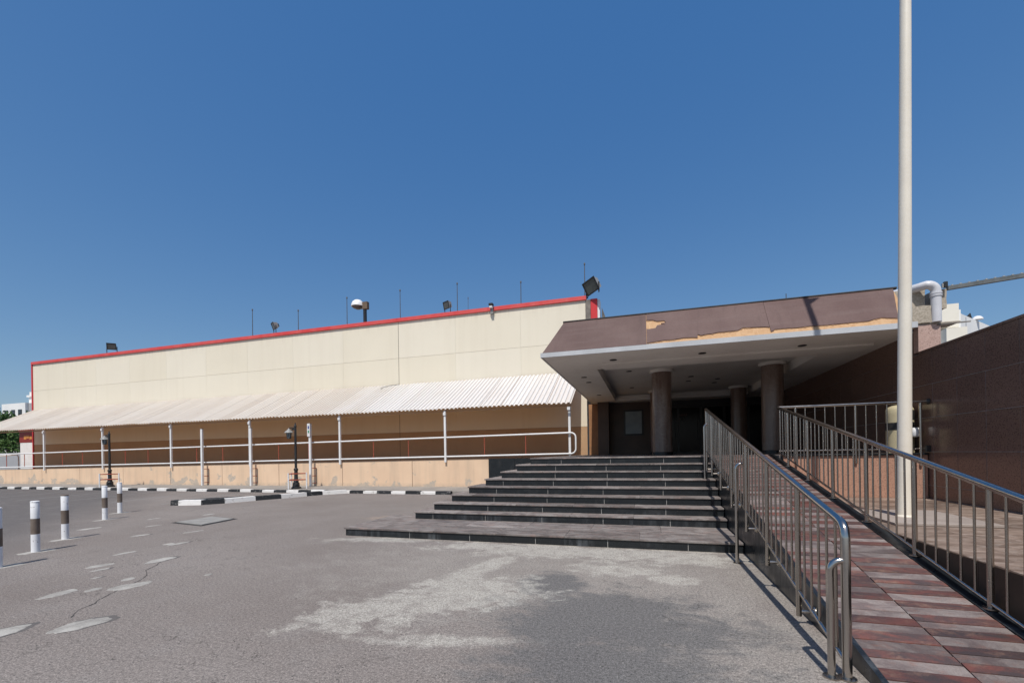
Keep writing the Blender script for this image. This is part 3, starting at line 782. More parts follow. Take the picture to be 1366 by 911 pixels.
# ------------------------------------------------------------------ corrugated awning
aw = thing('corrugated_awning', (-23, 17.9, 1.3), 'long sloping awning of dusty white corrugated sheets on white posts', 'awning')
ye, ze, yt, zt_ = 17.72, 3.545, 20.97, 5.34
def sheet():
    m = MB(); prof = []
    p = .2; n = 5
    for k in range(n):
        x0 = k * p
        prof += [(x0, 0), (x0 + .062, 0), (x0 + .086, .052), (x0 + .170, .052), (x0 + .194, 0)]
    prof.append((n * p + .03, 0))
    nz = Vector((0, -(zt_ - ze), yt - ye)).normalized()
    nseg = 3
    b = 0
    for x, h in prof:
        for s in range(nseg + 1):
            t = s / nseg
            m.v.append((x, ye + (yt - ye) * t + nz.y * h, ze + (zt_ - ze) * t + nz.z * h - .012 * math.sin(math.pi * t)))
    for i in range(len(prof) - 1):
        for s in range(nseg):
            a = i * (nseg + 1) + s
            m.f.append((a, a + nseg + 1, a + nseg + 2, a + 1)); m.sm.append(False)
    me = bpy.data.meshes.new('corrugated_sheet'); me.from_pydata(m.v, [], m.f); me.materials.append(M['awning'])
    return me
sme = sheet()
x = -43.87; i = 0
while x < -2.9:
    link('corrugated_sheet', sme, aw, loc=(x, random.uniform(-.05, .03), random.uniform(0, .022) + (i % 2) * .008))
    x += 1.0; i += 1
pme = MB().cbox(-.047, .047, -.045, .045, 0, 1, .006).mesh('post', M['white'])
for x in (-2.95, -8.52, -14.11, -19.68, -25.31, -30.89, -36.29, -41.9):
    z0 = wtop(x) - (.12 if x < -3 else .06)
    po = link('post', pme, aw, loc=(x, 17.83 if x < -3 else 17.95, z0), scale=(1, 1, 3.52 - z0))
    MB().box(x - .062, x + .062, 17.75, 17.769, 3.30, 3.42).build('post_plate', M['white'], aw)
    b = MB(); b.hexa([(x - .03, 17.9, 3.47), (x + .03, 17.9, 3.47), (x + .03, 20.98, 5.15), (x - .03, 20.98, 5.15), (x - .03, 17.9, 3.55), (x + .03, 17.9, 3.55), (x + .03, 20.98, 5.24), (x - .03, 20.98, 5.24)])
    b.build('rafter', M['white'], aw)
MB().box(-43.8, -2.86, 17.885, 17.94, 3.46, 3.525).build('eave_beam', M['dado'], aw)

# ------------------------------------------------------------------ entrance steps
st = thing('entrance_steps', (-1.7, 7.2, 0), 'nine wide entrance steps with black granite risers and brown stone treads', 'steps')
RI = .159
Yk = [7.24] + [8.56 + .326 * i for i in range(8)]
Xk = [-5.65, -4.86, -4.57, -4.28, -3.99, -3.69, -3.39, -3.09, -2.80]
Yb = [9.04, 9.35, 9.65, 9.95, 10.45, 11.1, 11.7, 11.95, 17.87]
XR = 1.40
jn = [-5.69, -4.48, -3.27, -2.06, -.85, .37, 9]
for k in range(9):
    z1 = RI * (k + 1); z0 = RI * k
    y0 = Yk[k]; xl = Xk[k]
    yn = Yk[k + 1] if k < 8 else 12.2
    xn = Xk[k + 1] if k < 8 else -1.5
    MB().box(xl + .03, XR - .01, y0 + .013, min(Yb[k], 12) - .04, -.02 if k == 0 else z0 - .1, z1 - .034).build('step_core', M['grout'], st)
    off = (-.05, .06, 0, .03, -.02, .04, .02, -.03, .05)[k] + (0.3 if k == 0 else 0)
    xs = [xl + .012] + [q + off for q in jn if xl + .35 < q + off < XR - .2] + [XR - .006]
    for a, b in zip(xs, xs[1:]):
        MB().box(a + .0045, b - .0045, y0 + .008 + random.uniform(0, .003), y0 + .034, z0 + .002, z1 - .033).build('riser_panel', M['black'], st)
    MB().box(xl + .012, xl + .029, y0 + .036, Yb[k] - .03, z0 + .002, z1 - .033).build('side_riser_panel', M['black'], st)
    rows = [(y0 - .012, yn + .02)] if k else [(y0 - .012, 7.86), (7.863, yn + .02)]
    for ri, (ya, yb_) in enumerate(rows):
        xs = [xl - .012] + [q + off + .5 + (.35 if ri else 0) + .07 * k for q in jn if xl + .25 < q + off + .5 + .07 * k < XR - .5] + [XR - .004]
        for a, b in zip(xs, xs[1:]):
            MB().cbox(a + .0015, b - .0015, ya, yb_, z1 - .032, z1 + random.uniform(-.001, .0015), .004).build('tread_slab', M['tread'], st)
    if k < 8:
        ys = yn + .022
        while ys < Yb[k] - .1:
            ye2 = min(ys + 1.2, Yb[k])
            MB().cbox(xl - .012, xn + .1, ys, ye2, z1 - .032, z1, .004).build('tread_slab', M['tread'], st)
            ys = ye2 + .003
# entrance platform behind the top step
pl = MB().box(-2.78, 1.40, 12.225, 20.9, 0, 1.43).box(-2.78, -1.42, 11.9, 12.22, .5, 1.395)
plat = pl.build('entrance_platform', M['tread'], kind='structure', label='stone floor of the covered entrance')
MB().box(1.41, 2.66, 10.66, 20.9, 0, 1.43).build('platform_floor', M['tread'], plat)
MB().box(2.664, 5.08, 10.26, 20.9, 0, 1.428).build('platform_floor', M['tread'], plat)
MB().box(-2.815, -2.785, 10.9, 17.87, 0, 1.39).build('platform_facing', M['black'], plat)

# ------------------------------------------------------------------ access ramp
rp = thing('access_ramp', (2, 3.1, 0), 'sloping ramp paved in alternating dark red and pale grey stone strips', 'ramp')
SL = .19; Y0 = 3.1
def rz_(y): return max(0.0, (y - Y0) * SL)
MB().hexa([(1.45, 3.2, -.02), (2.6, 3.2, -.02), (2.6, 10.65, -.02), (1.45, 10.65, -.02), (1.45, 3.2, .002), (2.6, 3.2, .002), (2.6, 10.65, 1.385), (1.45, 10.65, 1.385)]).build('ramp_core', M['grout'], rp)
pitch = .105
um = MB().cbox(-.5, .5, 0, 1, -1, 0, .012)
for col, (xa, xb) in enumerate(((1.445, 1.986), (1.9885, 2.535))):
    y = 2.4 + (.06 if col else 0); i = col
    while y < 10.6:
        wpc = pitch * random.uniform(.78, 1.22)
        y2 = min(y + wpc, 10.64)
        h = .004
        za, zb = rz_(y), rz_(y2)
        lift = .006 + (.003 if i % 2 else 0) + random.uniform(0, .0015)
        c = .003
        m = MB().hexa([(xa, y + .001, za - .03), (xb, y + .001, za - .03), (xb, y2 - .001, zb - .03), (xa, y2 - .001, zb - .03),
                       (xa + c, y + .001 + c, za + lift), (xb - c, y + .001 + c, za + lift), (xb - c, y2 - .001 - c, zb + lift), (xa + c, y2 - .001 - c, zb + lift)])
        m.build('paving_strip', M['red_strip' if (i % 2) ^ (random.random() < .06) else 'grey_strip'], rp)
        y = y2 + .0015; i += 1
# black granite kerbs at both sides of the ramp
yy = 3.0
while yy < 10.6:
    y2 = min(yy + 1.22, 10.62)
    za, zb = rz_(yy), rz_(y2)
    MB().hexa([(1.402, yy + .002, -.02), (1.44, yy + .002, -.02), (1.44, y2 - .002, -.02), (1.402, y2 - .002, -.02), (1.402, yy + .002, za + .03), (1.44, yy + .002, za + .03), (1.44, y2 - .002, zb + .03), (1.402, y2 - .002, zb + .03)]).build('side_panel', M['black'], rp)
    MB().hexa([(2.54, yy + .002, za - .05), (2.67, yy + .002, za - .05), (2.67, y2 - .002, zb - .05), (2.54, y2 - .002, zb - .05), (2.54, yy + .002, za + .012), (2.67, yy + .002, za + .012), (2.67, y2 - .002, zb + .012), (2.54, y2 - .002, zb + .012)]).build('edge_strip', M['black'], rp)
    if zb > .6:
        MB().hexa([(2.672, yy + .002, .3), (2.69, yy + .002, .3), (2.69, y2 - .002, .3), (2.672, y2 - .002, .3), (2.672, yy + .002, max(za - .02, .32)), (2.69, yy + .002, max(za - .02, .32)), (2.69, y2 - .002, zb - .02), (2.672, y2 - .002, zb - .02)]).build('inner_side_panel', M['pgran'], rp)
    yy = y2

# ------------------------------------------------------------------ landing beside the ramp
LZ = .585
ld = MB().box(2.70, 5.09, 1.0, 10.12, -.02, LZ - .03).build('landing', M['dkgrout'], kind='structure', label='brown stone landing at the foot of the flagpole')
y = 1.0; r = 0
while y < 10.1:
    y2 = min(y + .455, 10.115)
    x = 2.695 - (.3 if r % 2 else 0)
    while x < 5.09:
        x2 = min(x + .9, 5.09); xa = max(x, 2.695)
        if x2 - xa > .05:
            MB().cbox(xa + .0015, x2 - .0015, y + .0015, y2 - .0015, LZ - .029, LZ + random.uniform(-.001, .001), .003).build('paving_stone', M['paving'], ld)
        x += .9
    y = y2; r += 1
yy = 1.0
while yy < 6.1:
    MB().box(2.674, 2.693, yy + .002, yy + 1.218, -.02, LZ - .004).build('skirting_panel', M['brownwall'], ld)
    yy += 1.22
MB().cbox(2.95, 4.02, 6.55, 7.9, LZ + .002, LZ + .035, .004).build('base_slab', M['slab'], ld)

# low pink granite wall under the cross railing
pw = thing('pink_granite_wall', (3.9, 10.15, LZ), 'low pink granite wall below the short cross railing', 'wall')
for a, b in ((2.70, 3.9), (3.9, 5.085)):
    MB().box(a + .002, b - .002, 10.125, 10.16, LZ, 1.40).build('granite_panel', M['pgran'], pw)
MB().box(2.70, 5.085, 10.161, 10.255, LZ, 1.40).build('wall_core', M['dkgrout'], pw)
MB().cbox(2.68, 5.088, 10.09, 10.258, 1.402, 1.44, .005).build('cap_stone', M['black'], pw)

# ------------------------------------------------------------------ dark granite side wall
gw = thing('granite_wall', (5.1, 10, 0), 'tall dark red granite wall with pale joints beside the landing', 'wall')
MB().box(5.106, 5.4, 0.9, 20.9, 0, 3.34).build('wall_core', M['pale_grout'], gw)
zs = [(LZ + .002, .83), (.83, 1.46), (1.46, 2.10), (2.10, 2.72), (2.72, 3.34)]
gme = MB().cbox(0, .024, 0, 1, 0, 1, .002).mesh('granite_panel', M['dgran'])
y = 9.33 - .655 * 13; n = 0
while y < 20.8:
    for z0, z1 in zs:
        if z1 < 1.44 and y > 10.0: continue
        link('granite_panel', gme, gw, loc=(5.1 + random.uniform(0, .0015), y + .005, z0 + .004), scale=(1, .645, z1 - z0 - .007))
    y += .655
MB().cbox(5.085, 5.42, .88, 10.38, 3.341, 3.385, .004).build('coping', M['dgran'], gw)
MB().box(5.1, 5.40, 10.56, 20.9, 3.341, 3.80).build('upper_band', M['dgran'], gw)

# ------------------------------------------------------------------ covered entrance
pr = thing('entrance_porch', (1.4, 15, 1.43), 'flat roofed entrance porch with torn maroon fascia and marble columns', 'porch')
SZ = 3.79
# soffit: strips round the recess
for a in ((-2.27, 4.9, 10.02, 10.56), (-2.27, 5.098, 10.561, 12.0), (-2.27, -1.2, 12.001, 20.9), (4.0, 5.098, 12.001, 20.9), (-1.199, 3.999, 19.8, 20.9)):
    MB().box(a[0], a[1], a[2], a[3], SZ, SZ + .04).build('soffit', M['soffit'], pr)
MB().box(-1.25, 4.05, 11.96, 19.85, 4.05, 4.09).build('recess_ceiling', M['soffit'], pr)
rc = MB()
rc.box(-1.23, -1.2, 11.98, 19.83, SZ + .041, 4.049).box(4.0, 4.03, 11.98, 19.83, SZ + .041, 4.049).box(-1.199, 3.999, 11.95, 11.98, SZ + .041, 4.049).box(-1.199, 3.999, 19.82, 19.85, SZ + .041, 4.049)
rc.build('recess_edge', M['soffit'], pr)
MB().box(-1.16, 3.96, 19.70, 19.815, 3.90, 4.0).build('cornice', M['soffit'], pr)
MB().box(-1.0, 4.72, 11.2, 11.95, SZ - .045, SZ - .002).build('soffit_board', M['soffit'], pr)
MB().box(-2.3, 4.9, 9.985, 10.018, SZ - .012, 3.885).build('edge_trim', M['edge'], pr)
MB().box(-2.303, -2.271, 10.02, 20.9, SZ - .012, 3.885).build('edge_trim', M['edge'], pr)
# roof slab
MB().hexa([(-2.02, 10.32, 4.11), (4.76, 10.32, 4.11), (4.76, 20.9, 4.11), (-2.02, 20.9, 4.11), (-1.78, 10.64, 4.68), (4.76, 10.64, 4.68), (4.76, 20.9, 4.68), (-1.78, 20.9, 4.68)]).box(4.77, 5.08, 10.95, 20.9, 3.87, 4.60).build('roof', M['roofing'], pr)
# plywood backing and torn skin on the sloping fascia
U = Vector((0, .6, .83)); U.normalize()
Nf = Vector((0, -.83, .6)); Nf.normalize()
def fp(x, s, d): return Vector((x, 10.0, 3.885)) + U * s + Nf * d
MB().prism([fp(-2.25, 0, -.03), fp(4.80, 0, -.03), fp(4.80, 1.015, -.03), fp(-1.84, 1.015, -.03)], Nf * .024).build('plywood_backing', M['ply'], pr)
def skin(poly, d=.0):
    m = MB().prism([fp(x, s, 0.0 + d) for x, s in poly], Nf * .012)
    return m.build('fascia_panel', M['fascia'], pr)
skin([(-2.25, -.012), (.075, -.012), (.075, 1.02), (-1.835, 1.02)])
sk2 = [(.081, .03), (.42, .075), (.62, .07), (.84, .10), (1.0, .088), (1.11, .07), (1.12, .165), (1.19, .125), (1.3, .15), (1.38, .15), (1.54, .18), (1.72, .178), (1.9, .185), (2.0, .255), (2.2, .235), (2.42, .215), (2.482, .20), (2.482, 1.02), (.081, 1.02), (.081, .80), (.22, .79), (.30, .735), (.46, .735), (.50, .655), (.39, .65), (.49, .585), (.40, .60), (.31, .59), (.27, .50), (.13, .485), (.081, .50)]
skin(sk2, .003)
sk3 = [(2.488, .06), (2.53, .075), (2.57, .12), (2.79, .12), (2.95, .11), (3.19, .125), (3.4, .115), (3.65, .115), (3.9, .125), (4.16, .12), (4.27, .165), (4.39, .19), (4.55, .15), (4.64, .14), (4.80, 1.02), (2.488, 1.02)]
skin(sk3)
def torn_lip(edge, seed):
    rr = random.Random(seed); m = MB()
    for (xa, sa), (xb, sb) in zip(edge, edge[1:]):
        n = max(2, int(abs(xb - xa) / .05))
        for q in range(n):
            t0, t1 = q / n, (q + 1) / n
            x0, s0, x1, s1 = xa + (xb - xa) * t0, sa + (sb - sa) * t0, xa + (xb - xa) * t1, sa + (sb - sa) * t1
            d0 = rr.uniform(.004, .03)
            m.prism([fp(x0, s0 + .01, -.004), fp(x1, s1 + .01, -.004), fp(x1, s1 - d0 * .6, -.004), fp((x0 + x1) / 2, (s0 + s1) / 2 - d0, -.004), fp(x0, s0 - d0 * .4, -.004)], Nf * .007)
    return m.build('torn_layer', M['tornply'], pr, kind='stuff')
torn_lip(sk2[0:27], 5); torn_lip(sk2[32:42] + sk2[32:32], 6); torn_lip(sk3[0:14], 7)
# left mansard side
MB().prism([(-2.25, 10.0, 3.885), (-1.835, 10.6, 4.73), (-1.835, 20.9, 4.73), (-2.25, 20.9, 3.885)], (.012, 0, -.006)).build('side_fascia', M['fascia'], pr)
MB().prism([fp(-1.86, 1.021, -.02), fp(4.86, 1.021, -.02), fp(4.86, 1.05, -.02), fp(-1.86, 1.05, -.02)], Nf * .05).build('roof_edge_flashing', M['roofing'], pr)
MB().tube([fp(2.93, 1.05, 0), fp(2.93, 1.05, 0) + Vector((0, 0, .12))], .008, 5).build('spike', M['grime'], pr)
# columns
for x, y in ((.53, 14.3), (3.56, 14.3), (.53, 19.05), (3.56, 19.05)):
    c = MB().lathe(x, y, [(.285, 1.53), (.285, 3.965)], 40).build('column', M['marble'], pr)
    MB().lathe(x, y, [(.33, 3.966), (.345, 3.985), (.345, 4.049)], 40).build('capital', M['soffit'], c)
    MB().lathe(x, y, [(.31, 1.43), (.31, 1.52), (.29, 1.53)], 40).build('plinth', M['black'], c)
# back wall, jamb, glass doors
MB().box(-1.9, .26, 20.6, 20.88, 1.43, SZ).build('back_wall', M['brownwall'], pr)
MB().box(-2.0, -1.52, 19.95, 20.598, 1.43, SZ).build('pilaster', M['brownwall'], pr)
MB().box(-2.46, -2.004, 20.5, 20.98, 1.40, SZ - .02).build('jamb', M['orange_jamb'], pr)
nb = MB().box(-.90, -.03, 20.55, 20.598, 2.28, 3.45).build('notice_board', M['dkmetal'], pr)
MB().box(-.82, -.11, 20.535, 20.549, 2.36, 3.37).build('notice_sheet', M['board'], nb)
MB().box(.26, .50, 20.3, 20.88, 1.43, SZ).build('pilaster', M['brownwall'], pr)
MB().box(.50, 5.09, 20.84, 20.88, 1.43, SZ).build('door_backing', M['dkmetal'], pr)
xx = [.52, 1.45, 2.38, 3.31, 4.24, 5.08]
for i, (a, b) in enumerate(zip(xx, xx[1:])):
    d = MB().box(a + .05, b - .05, 20.75, 20.77, 1.5, 3.45).build('glass_door', M['doorglass'], pr)
    f = MB().box(a, a + .049, 20.72, 20.80, 1.43, 3.5).box(b - .049, b - .001, 20.72, 20.80, 1.43, 3.5).box(a + .05, b - .05, 20.72, 20.80, 3.451, 3.5).box(a + .05, b - .05, 20.72, 20.80, 1.43, 1.499)
    f.build('door_frame', M['dkmetal'], d)
    MB().tube([(b - .12, 20.68, 2.1), (b - .12, 20.68, 2.9)], .016, 8).build('door_handle', M['grime'], d)
MB().box(.50, 5.09, 20.70, 20.78, 3.51, SZ).build('transom_panel', M['dkmetal'], pr)
dd = MB(); dd.tube([(1.62 + .08 * math.cos(a * .3), 20.742, 2.95 + .08 * math.sin(a * .3)) for a in range(0, 22)], .014, 5)
dd.build('door_emblem', M['decal'], pr)
cr = MB()
for q in range(5): cr.prism([(1.47 + .07 * q, 20.742, 3.1), (1.53 + .07 * q, 20.742, 3.1), (1.5 + .07 * q, 20.742, 3.22)], (0, .004, 0))
cr.build('door_emblem', M['decal_red'], pr)
# recessed downlights, soffit height and ceiling height
dme = MB().lathe(0, 0, [(.085, -.012), (.085, .0), (.06, .001)], 14).mesh('downlight', M['dkmetal'])
for x, y, z in ((-1.7, 13.1, SZ), (-1.68, 14.1, SZ), (-1.68, 17.4, SZ), (-.43, 14.06, 4.05), (-.44, 17.7, 4.05), (1.53, 13.4, 4.05), (1.53, 15.85, 4.05), (1.53, 16.83, 4.05), (2.47, 13.4, 4.05), (2.47, 16.71, 4.05), (2.49, 17.6, 4.05), (3.2, 12.6, 4.05), (.5, 16.4, 4.05)):
    link('downlight', dme, pr, loc=(x, y, z - .002))
for x in (-1.0, 1.0, 3.0):
    link('downlight', dme, pr, loc=(x + .3, 10.9, SZ - .002))
# masonry stub at the right end of the roof
mp = thing('masonry_pier', (5.3, 10.5, 3.38), 'pink granite pier carrying rough grey concrete blocks beside the porch roof', 'pier')
MB().box(5.10, 5.45, 10.39, 10.55, 3.388, 3.90).build('granite_facing', M['pgran2'], mp)
MB().box(5.12, 5.43, 10.551, 10.9, 3.386, 3.90).build('pier_core', M['pier'], mp)
def rough_block(x0, x1, y0, y1, z0, z1):
    bm = bmesh.new(); bmesh.ops.create_cube(bm, size=1)
    bmesh.ops.subdivide_edges(bm, edges=list(bm.edges), cuts=3, use_grid_fill=True)
    m = MB()
    for v in bm.verts:
        v.co = Vector(((x0 + x1) / 2 + v.co.x * (x1 - x0), (y0 + y1) / 2 + v.co.y * (y1 - y0), (z0 + z1) / 2 + v.co.z * (z1 - z0))) + Vector([random.uniform(-.008, .008) for _ in range(3)])
    bm.verts.index_update(); m.v = [tuple(v.co) for v in bm.verts]
    for f in bm.faces: m.f.append(tuple(v.index for v in f.verts)); m.sm.append(False)
    bm.free(); return m
rough_block(4.80, 5.30, 10.56, 10.9, 4.29, 4.645).build('concrete_block', M['rough_conc'], mp)
rough_block(4.80, 5.30, 10.36, 10.9, 3.935, 4.262).build('concrete_block', M['rough_conc'], mp)
rough_block(5.46, 5.66, 10.6, 10.9, 4.24, 4.61).build('concrete_block', M['rough_conc'], mp)
MB().box(4.85, 5.76, 10.40, 10.8, 3.905, 3.93).build('ledge_slab', M['rough_conc'], mp)
MB().hexa([(5.4, 10.37, 3.87), (5.9, 10.37, 3.885), (5.9, 10.39, 3.885), (5.4, 10.39, 3.87), (5.4, 10.37, 3.90), (5.9, 10.37, 3.905), (5.9, 10.39, 3.905), (5.4, 10.39, 3.90)]).build('wood_strip', M['pier'], mp)
dp = thing('drain_pipe', (5.4, 10.4, 3.94), 'fat pale grey plastic drainpipe bending over the concrete blocks', 'pipe')
bend = [(5.39, 10.38, 4.5)] + [(5.39 - .14 * (1 - math.cos(R(a))), 10.38, 4.52 + .14 * math.sin(R(a))) for a in range(0, 91, 15)] + [(5.15, 10.5, 4.655), (4.9, 11.0, 4.70)]
MB().tube([(5.38, 10.38, 3.935), (5.38, 10.38, 4.5)], .079, 20).build('upright_pipe', M['pvc'], dp)
MB().tube([(p[0] - .01, p[1], p[2]) for p in bend], .079, 20).build('elbow', M['pvc'], dp)
MB().lathe(5.38, 10.38, [(.090, 4.42), (.092, 4.45), (.084, 4.455), (.084, 4.465), (.092, 4.47), (.090, 4.5)], 20).build('collar', M['pvc'], dp)
bx = thing('junction_box', (5.6, 10.55, 4.66), 'tiny black box standing beside the drainpipe elbow', 'box')
MB().cbox(5.575, 5.635, 10.5, 10.55, 4.615, 4.73, .006).build('case', M['blackmetal'], bx)
MB().box(5.55, 5.574, 10.515, 10.54, 4.62, 4.70).build('clip', M['housing'], bx)
sb = thing('steel_bar', (6.5, 10.6, 4.6), 'long grey steel bar running level to the right from the concrete block', 'bar')
MB().hexa([(5.67, 10.56, 4.585), (9.2, 10.56, 4.87), (9.2, 10.64, 4.87), (5.67, 10.64, 4.585), (5.67, 10.56, 4.655), (9.2, 10.56, 4.955), (9.2, 10.64, 4.955), (5.67, 10.64, 4.655)]).build('bar', M['galv'], sb)
b = MB()
for k in range(26):
    b.lathe(5.75 + .13 * k, 10.6, [(.022, 4.666 + .0108 * k), (.018, 4.683 + .0108 * k)], 8)
b.build('bolt_heads', M['housing'], sb, kind='stuff')

# ------------------------------------------------------------------ stainless railings
def zr(y): return 1.16 + .205 * (y - 4.07)
def zb_(y): return .31 + .21 * (y - 4.43)
pst = MB().tube([(0, 0, 0), (0, 0, 1)], .0225, 14).mesh('post', M['steel'])
bal = MB().tube([(0, 0, 0), (0, 0, 1)], .0098, 10).mesh('baluster', M['steel'])
def arc(c, r, a0, a1, ax, n=8):
    out = []
    for k in range(n + 1):
        a = R(a0 + (a1 - a0) * k / n)
        if ax == 'y': out.append((c[0], c[1] + r * math.cos(a), c[2] + r * math.sin(a)))
        else: out.append((c[0] + r * math.cos(a), c[1], c[2] + r * math.sin(a)))
    return out
lr = thing('ramp_railing', (1.28, 6, 0), 'stainless steel railing between the steps and the ramp with rounded near end', 'railing', 'stainless railings of the ramp')
XL = 1.28
ya = 3.46
hp = [(XL, 10.30, zr(10.30))] + [(XL, ya + .10, zr(ya + .10))] + [(XL, ya + .045, zr(ya) + .004), (XL, ya + .012, zr(ya) - .03), (XL, ya, zr(ya) - .09), (XL, ya, .0)]
MB().tube(hp, .029, 16).build('handrail', M['rail'], lr)
MB().tube([(XL, 10.28, zb_(10.28)), (XL, ya + .02, zb_(ya))], .015, 10).build('bottom_rail', M['rail'], lr)
lp = [4.42, 5.43, 6.45, 7.47, 8.47, 9.5, 10.25]
for y in lp:
    zb0 = rz_(y) - .17 if y < 10 else rz_(y) - .25
    link('post', pst, lr, loc=(XL, y, zb0), scale=(1, 1, zr(y) - zb0 - .01))
    MB().tube([(XL, y, zb0 + .04), (1.372, y, zb0 + .04)], .014, 8).build('standoff', M['steel'], lr)
    m = MB().tube([(1.372, y, zb0 + .04), (1.388, y, zb0 + .04), (1.40, y, zb0 + .04)], [.034, .048, .05], 16); m.build('bracket_flange', M['steel'], lr)
ps = [ya] + lp
for a, b in zip(ps, ps[1:]):
    nb_ = 5 if b - a > .8 else 3
    for k in range(1, nb_ + 1):
        y = a + (b - a) * k / (nb_ + 1)
        link('baluster', bal, lr, loc=(XL, y, zb_(y)), scale=(1, 1, zr(y) - zb_(y) - .01))
MB().lathe(XL, ya, [(.055, .002), (.055, .010), (.032, .013)], 18).build('foot_flange', M['steel'], lr)
def stub(y, zbase, ztop, yo, x=1.22):
    o = MB().tube([(x, y, zbase)] + [(x, y, ztop - .07)] + [(x + (XL - x) * (1 - math.cos(R(a))) * .9, y + yo * .0 + .0, ztop - .07 + .07 * math.sin(R(a))) for a in (20, 45, 70, 90)] + [(XL, y, ztop)], .024, 14)
    s = o.build('handrail_stub', M['rail'], lr)
    MB().lathe(x, y, [(.052, zbase), (.052, zbase + .008), (.03, zbase + .011)], 18).build('foot_flange', M['steel'], s)
def stub_x(x0, x1, y, zbase, ztop):
    r = min(.07, x1 - x0)
    pts = [(x0, y, zbase), (x0, y, ztop - r)] + [(x0 + r * (1 - math.cos(R(a))), y, ztop - r + r * math.sin(R(a))) for a in (15, 30, 45, 60, 75, 90)] + [(x1, y, ztop)]
    s = MB().tube(pts, .023, 14).build('handrail_stub', M['rail'], lr)
    MB().lathe(x0, y, [(.052, zbase), (.052, zbase + .008), (.03, zbase + .011)], 18).build('foot_flange', M['steel'], s)
stub_x(1.19, 1.265, 3.46, .002, .795)
stub_x(1.19, 1.27, 6.62, .002, 1.36)
stub_x(1.20, 1.27, 9.93, .96, 2.10)

rr_ = thing('ramp_railing', (2.6, 6, 0), 'stainless steel railing between the ramp and the flagpole landing', 'railing', 'stainless railings of the ramp')
XR2 = 2.605
MB().tube([(XR2, 10.05, zr(10.05)), (XR2, 2.9, zr(2.9))], .029, 16).build('handrail', M['rail'], rr_)
MB().tube([(XR2, 10.05, zb_(10.05)), (XR2, 2.9, zb_(2.9))], .015, 10).build('bottom_rail', M['rail'], rr_)
rpz = [3.4, 4.41, 5.42, 6.42, 7.42, 8.42, 9.46]
for y in rpz:
    link('post', pst, rr_, loc=(XR2, y, rz_(y) + .012), scale=(1, 1, zr(y) - rz_(y) - .02))
    MB().lathe(XR2, y, [(.055, rz_(y) + .010), (.055, rz_(y) + .022), (.03, rz_(y) + .026)], 18).build('foot_flange', M['steel'], rr_)
for a, b in zip(rpz, rpz[1:] + [10.1]):
    nb_ = 5 if b - a > .8 else 3
    for k in range(1, nb_ + 1):
        y = a + (b - a) * k / (nb_ + 1)
        link('baluster', bal, rr_, loc=(XR2, y, zb_(y)), scale=(1, 1, zr(y) - zb_(y) - .01))
cr_ = thing('cross_railing', (3.9, 10.1, 1.4), 'short level stainless railing between the ramp head and the granite wall', 'railing')
MB().tube([(2.60, 10.1, 2.40), (5.06, 10.1, 2.40)], .027, 16).build('handrail', M['rail'], cr_)
MB().tube([(2.62, 10.1, 1.515), (5.06, 10.1, 1.515)], .013, 10).build('bottom_rail', M['rail'], cr_)
for x in (2.92, 3.94, 4.97):
    link('post', pst, cr_, loc=(x, 10.1, 1.25 if x == 3.94 else 1.2), scale=(1, 1, 2.39 - (1.25 if x == 3.94 else 1.2)))
for x in (2.64, 2.76, 3.09, 3.26, 3.43, 3.60, 3.77, 4.11, 4.28, 4.45, 4.62, 4.79):
    link('baluster', bal, cr_, loc=(x, 10.1, 1.515), scale=(1, 1, .87))
m = MB().tube([(5.06, 10.1, 2.40), (5.08, 10.1, 2.40), (5.098, 10.1, 2.40)], [.04, .055, .055], 18); m.build('wall_flange', M['blackmetal'], cr_)
MB().box(5.02, 5.098, 10.05, 10.085, 1.46, 1.58).build('wall_bracket', M['blackmetal'], cr_)

# ------------------------------------------------------------------ flagpole, bin
fpz = thing('flagpole', (3.33, 7.16, LZ), 'tall cream tapered pole standing on the landing, running out of the picture', 'pole')
LX = .012
pp = [(3.33 + LX * (z - LZ), 7.16 - .006 * (z - LZ), z) for z in (LZ + .03, 2.5, 5.0, 7.5, 11.5)]
MB().tube(pp, [.082, .075, .067, .060, .050], 32).build('shaft', M['pole'], fpz)
MB().lathe(3.33, 7.16, [(.095, LZ + .036), (.09, LZ + .05), (.083, LZ + .06)], 32).build('base_collar', M['pole'], fpz)
MB().prism([(3.41, 7.10, 10.45), (3.70, 7.10, 10.45), (3.42, 7.10, 10.0)], (0, .012, 0)).build('shadow_plate', M['grime'], fpz)  # unseen plate, added to cast the triangular shadow on the fascia

bn = thing('litter_bin', (4.84, 10.5, 1.43), 'cream cylindrical bin with a black band behind the flagpole', 'bin')
MB().lathe(4.84, 10.52, [(.215, 1.44), (.215, 2.20), (.215, 2.29), (.19, 2.34), (.12, 2.375), (.03, 2.39)], 36).build('body', M['bin'], bn)
MB().lathe(4.84, 10.52, [(.219, 1.89), (.219, 2.035)], 36).build('band', M['blackmetal'], bn)
op = MB()
for k in range(6):
    a0, a1 = R(-62 + k * 9), R(-62 + (k + 1) * 9)
    op.face([(4.84 + .2185 * math.cos(a0), 10.52 + .2185 * math.sin(a0), 2.08), (4.84 + .2185 * math.cos(a1), 10.52 + .2185 * math.sin(a1), 2.08), (4.84 + .2185 * math.cos(a1), 10.52 + .2185 * math.sin(a1), 2.27), (4.84 + .2185 * math.cos(a0), 10.52 + .2185 * math.sin(a0), 2.27)])
op.build('opening', M['blackmetal'], bn)
MB().lathe(4.97, 10.27, [(.02, 1.74), (.07, 1.76), (.085, 1.82), (.08, 1.88), (.05, 1.92), (.02, 1.925)], 18).build('round_knob', M['white'], bn)

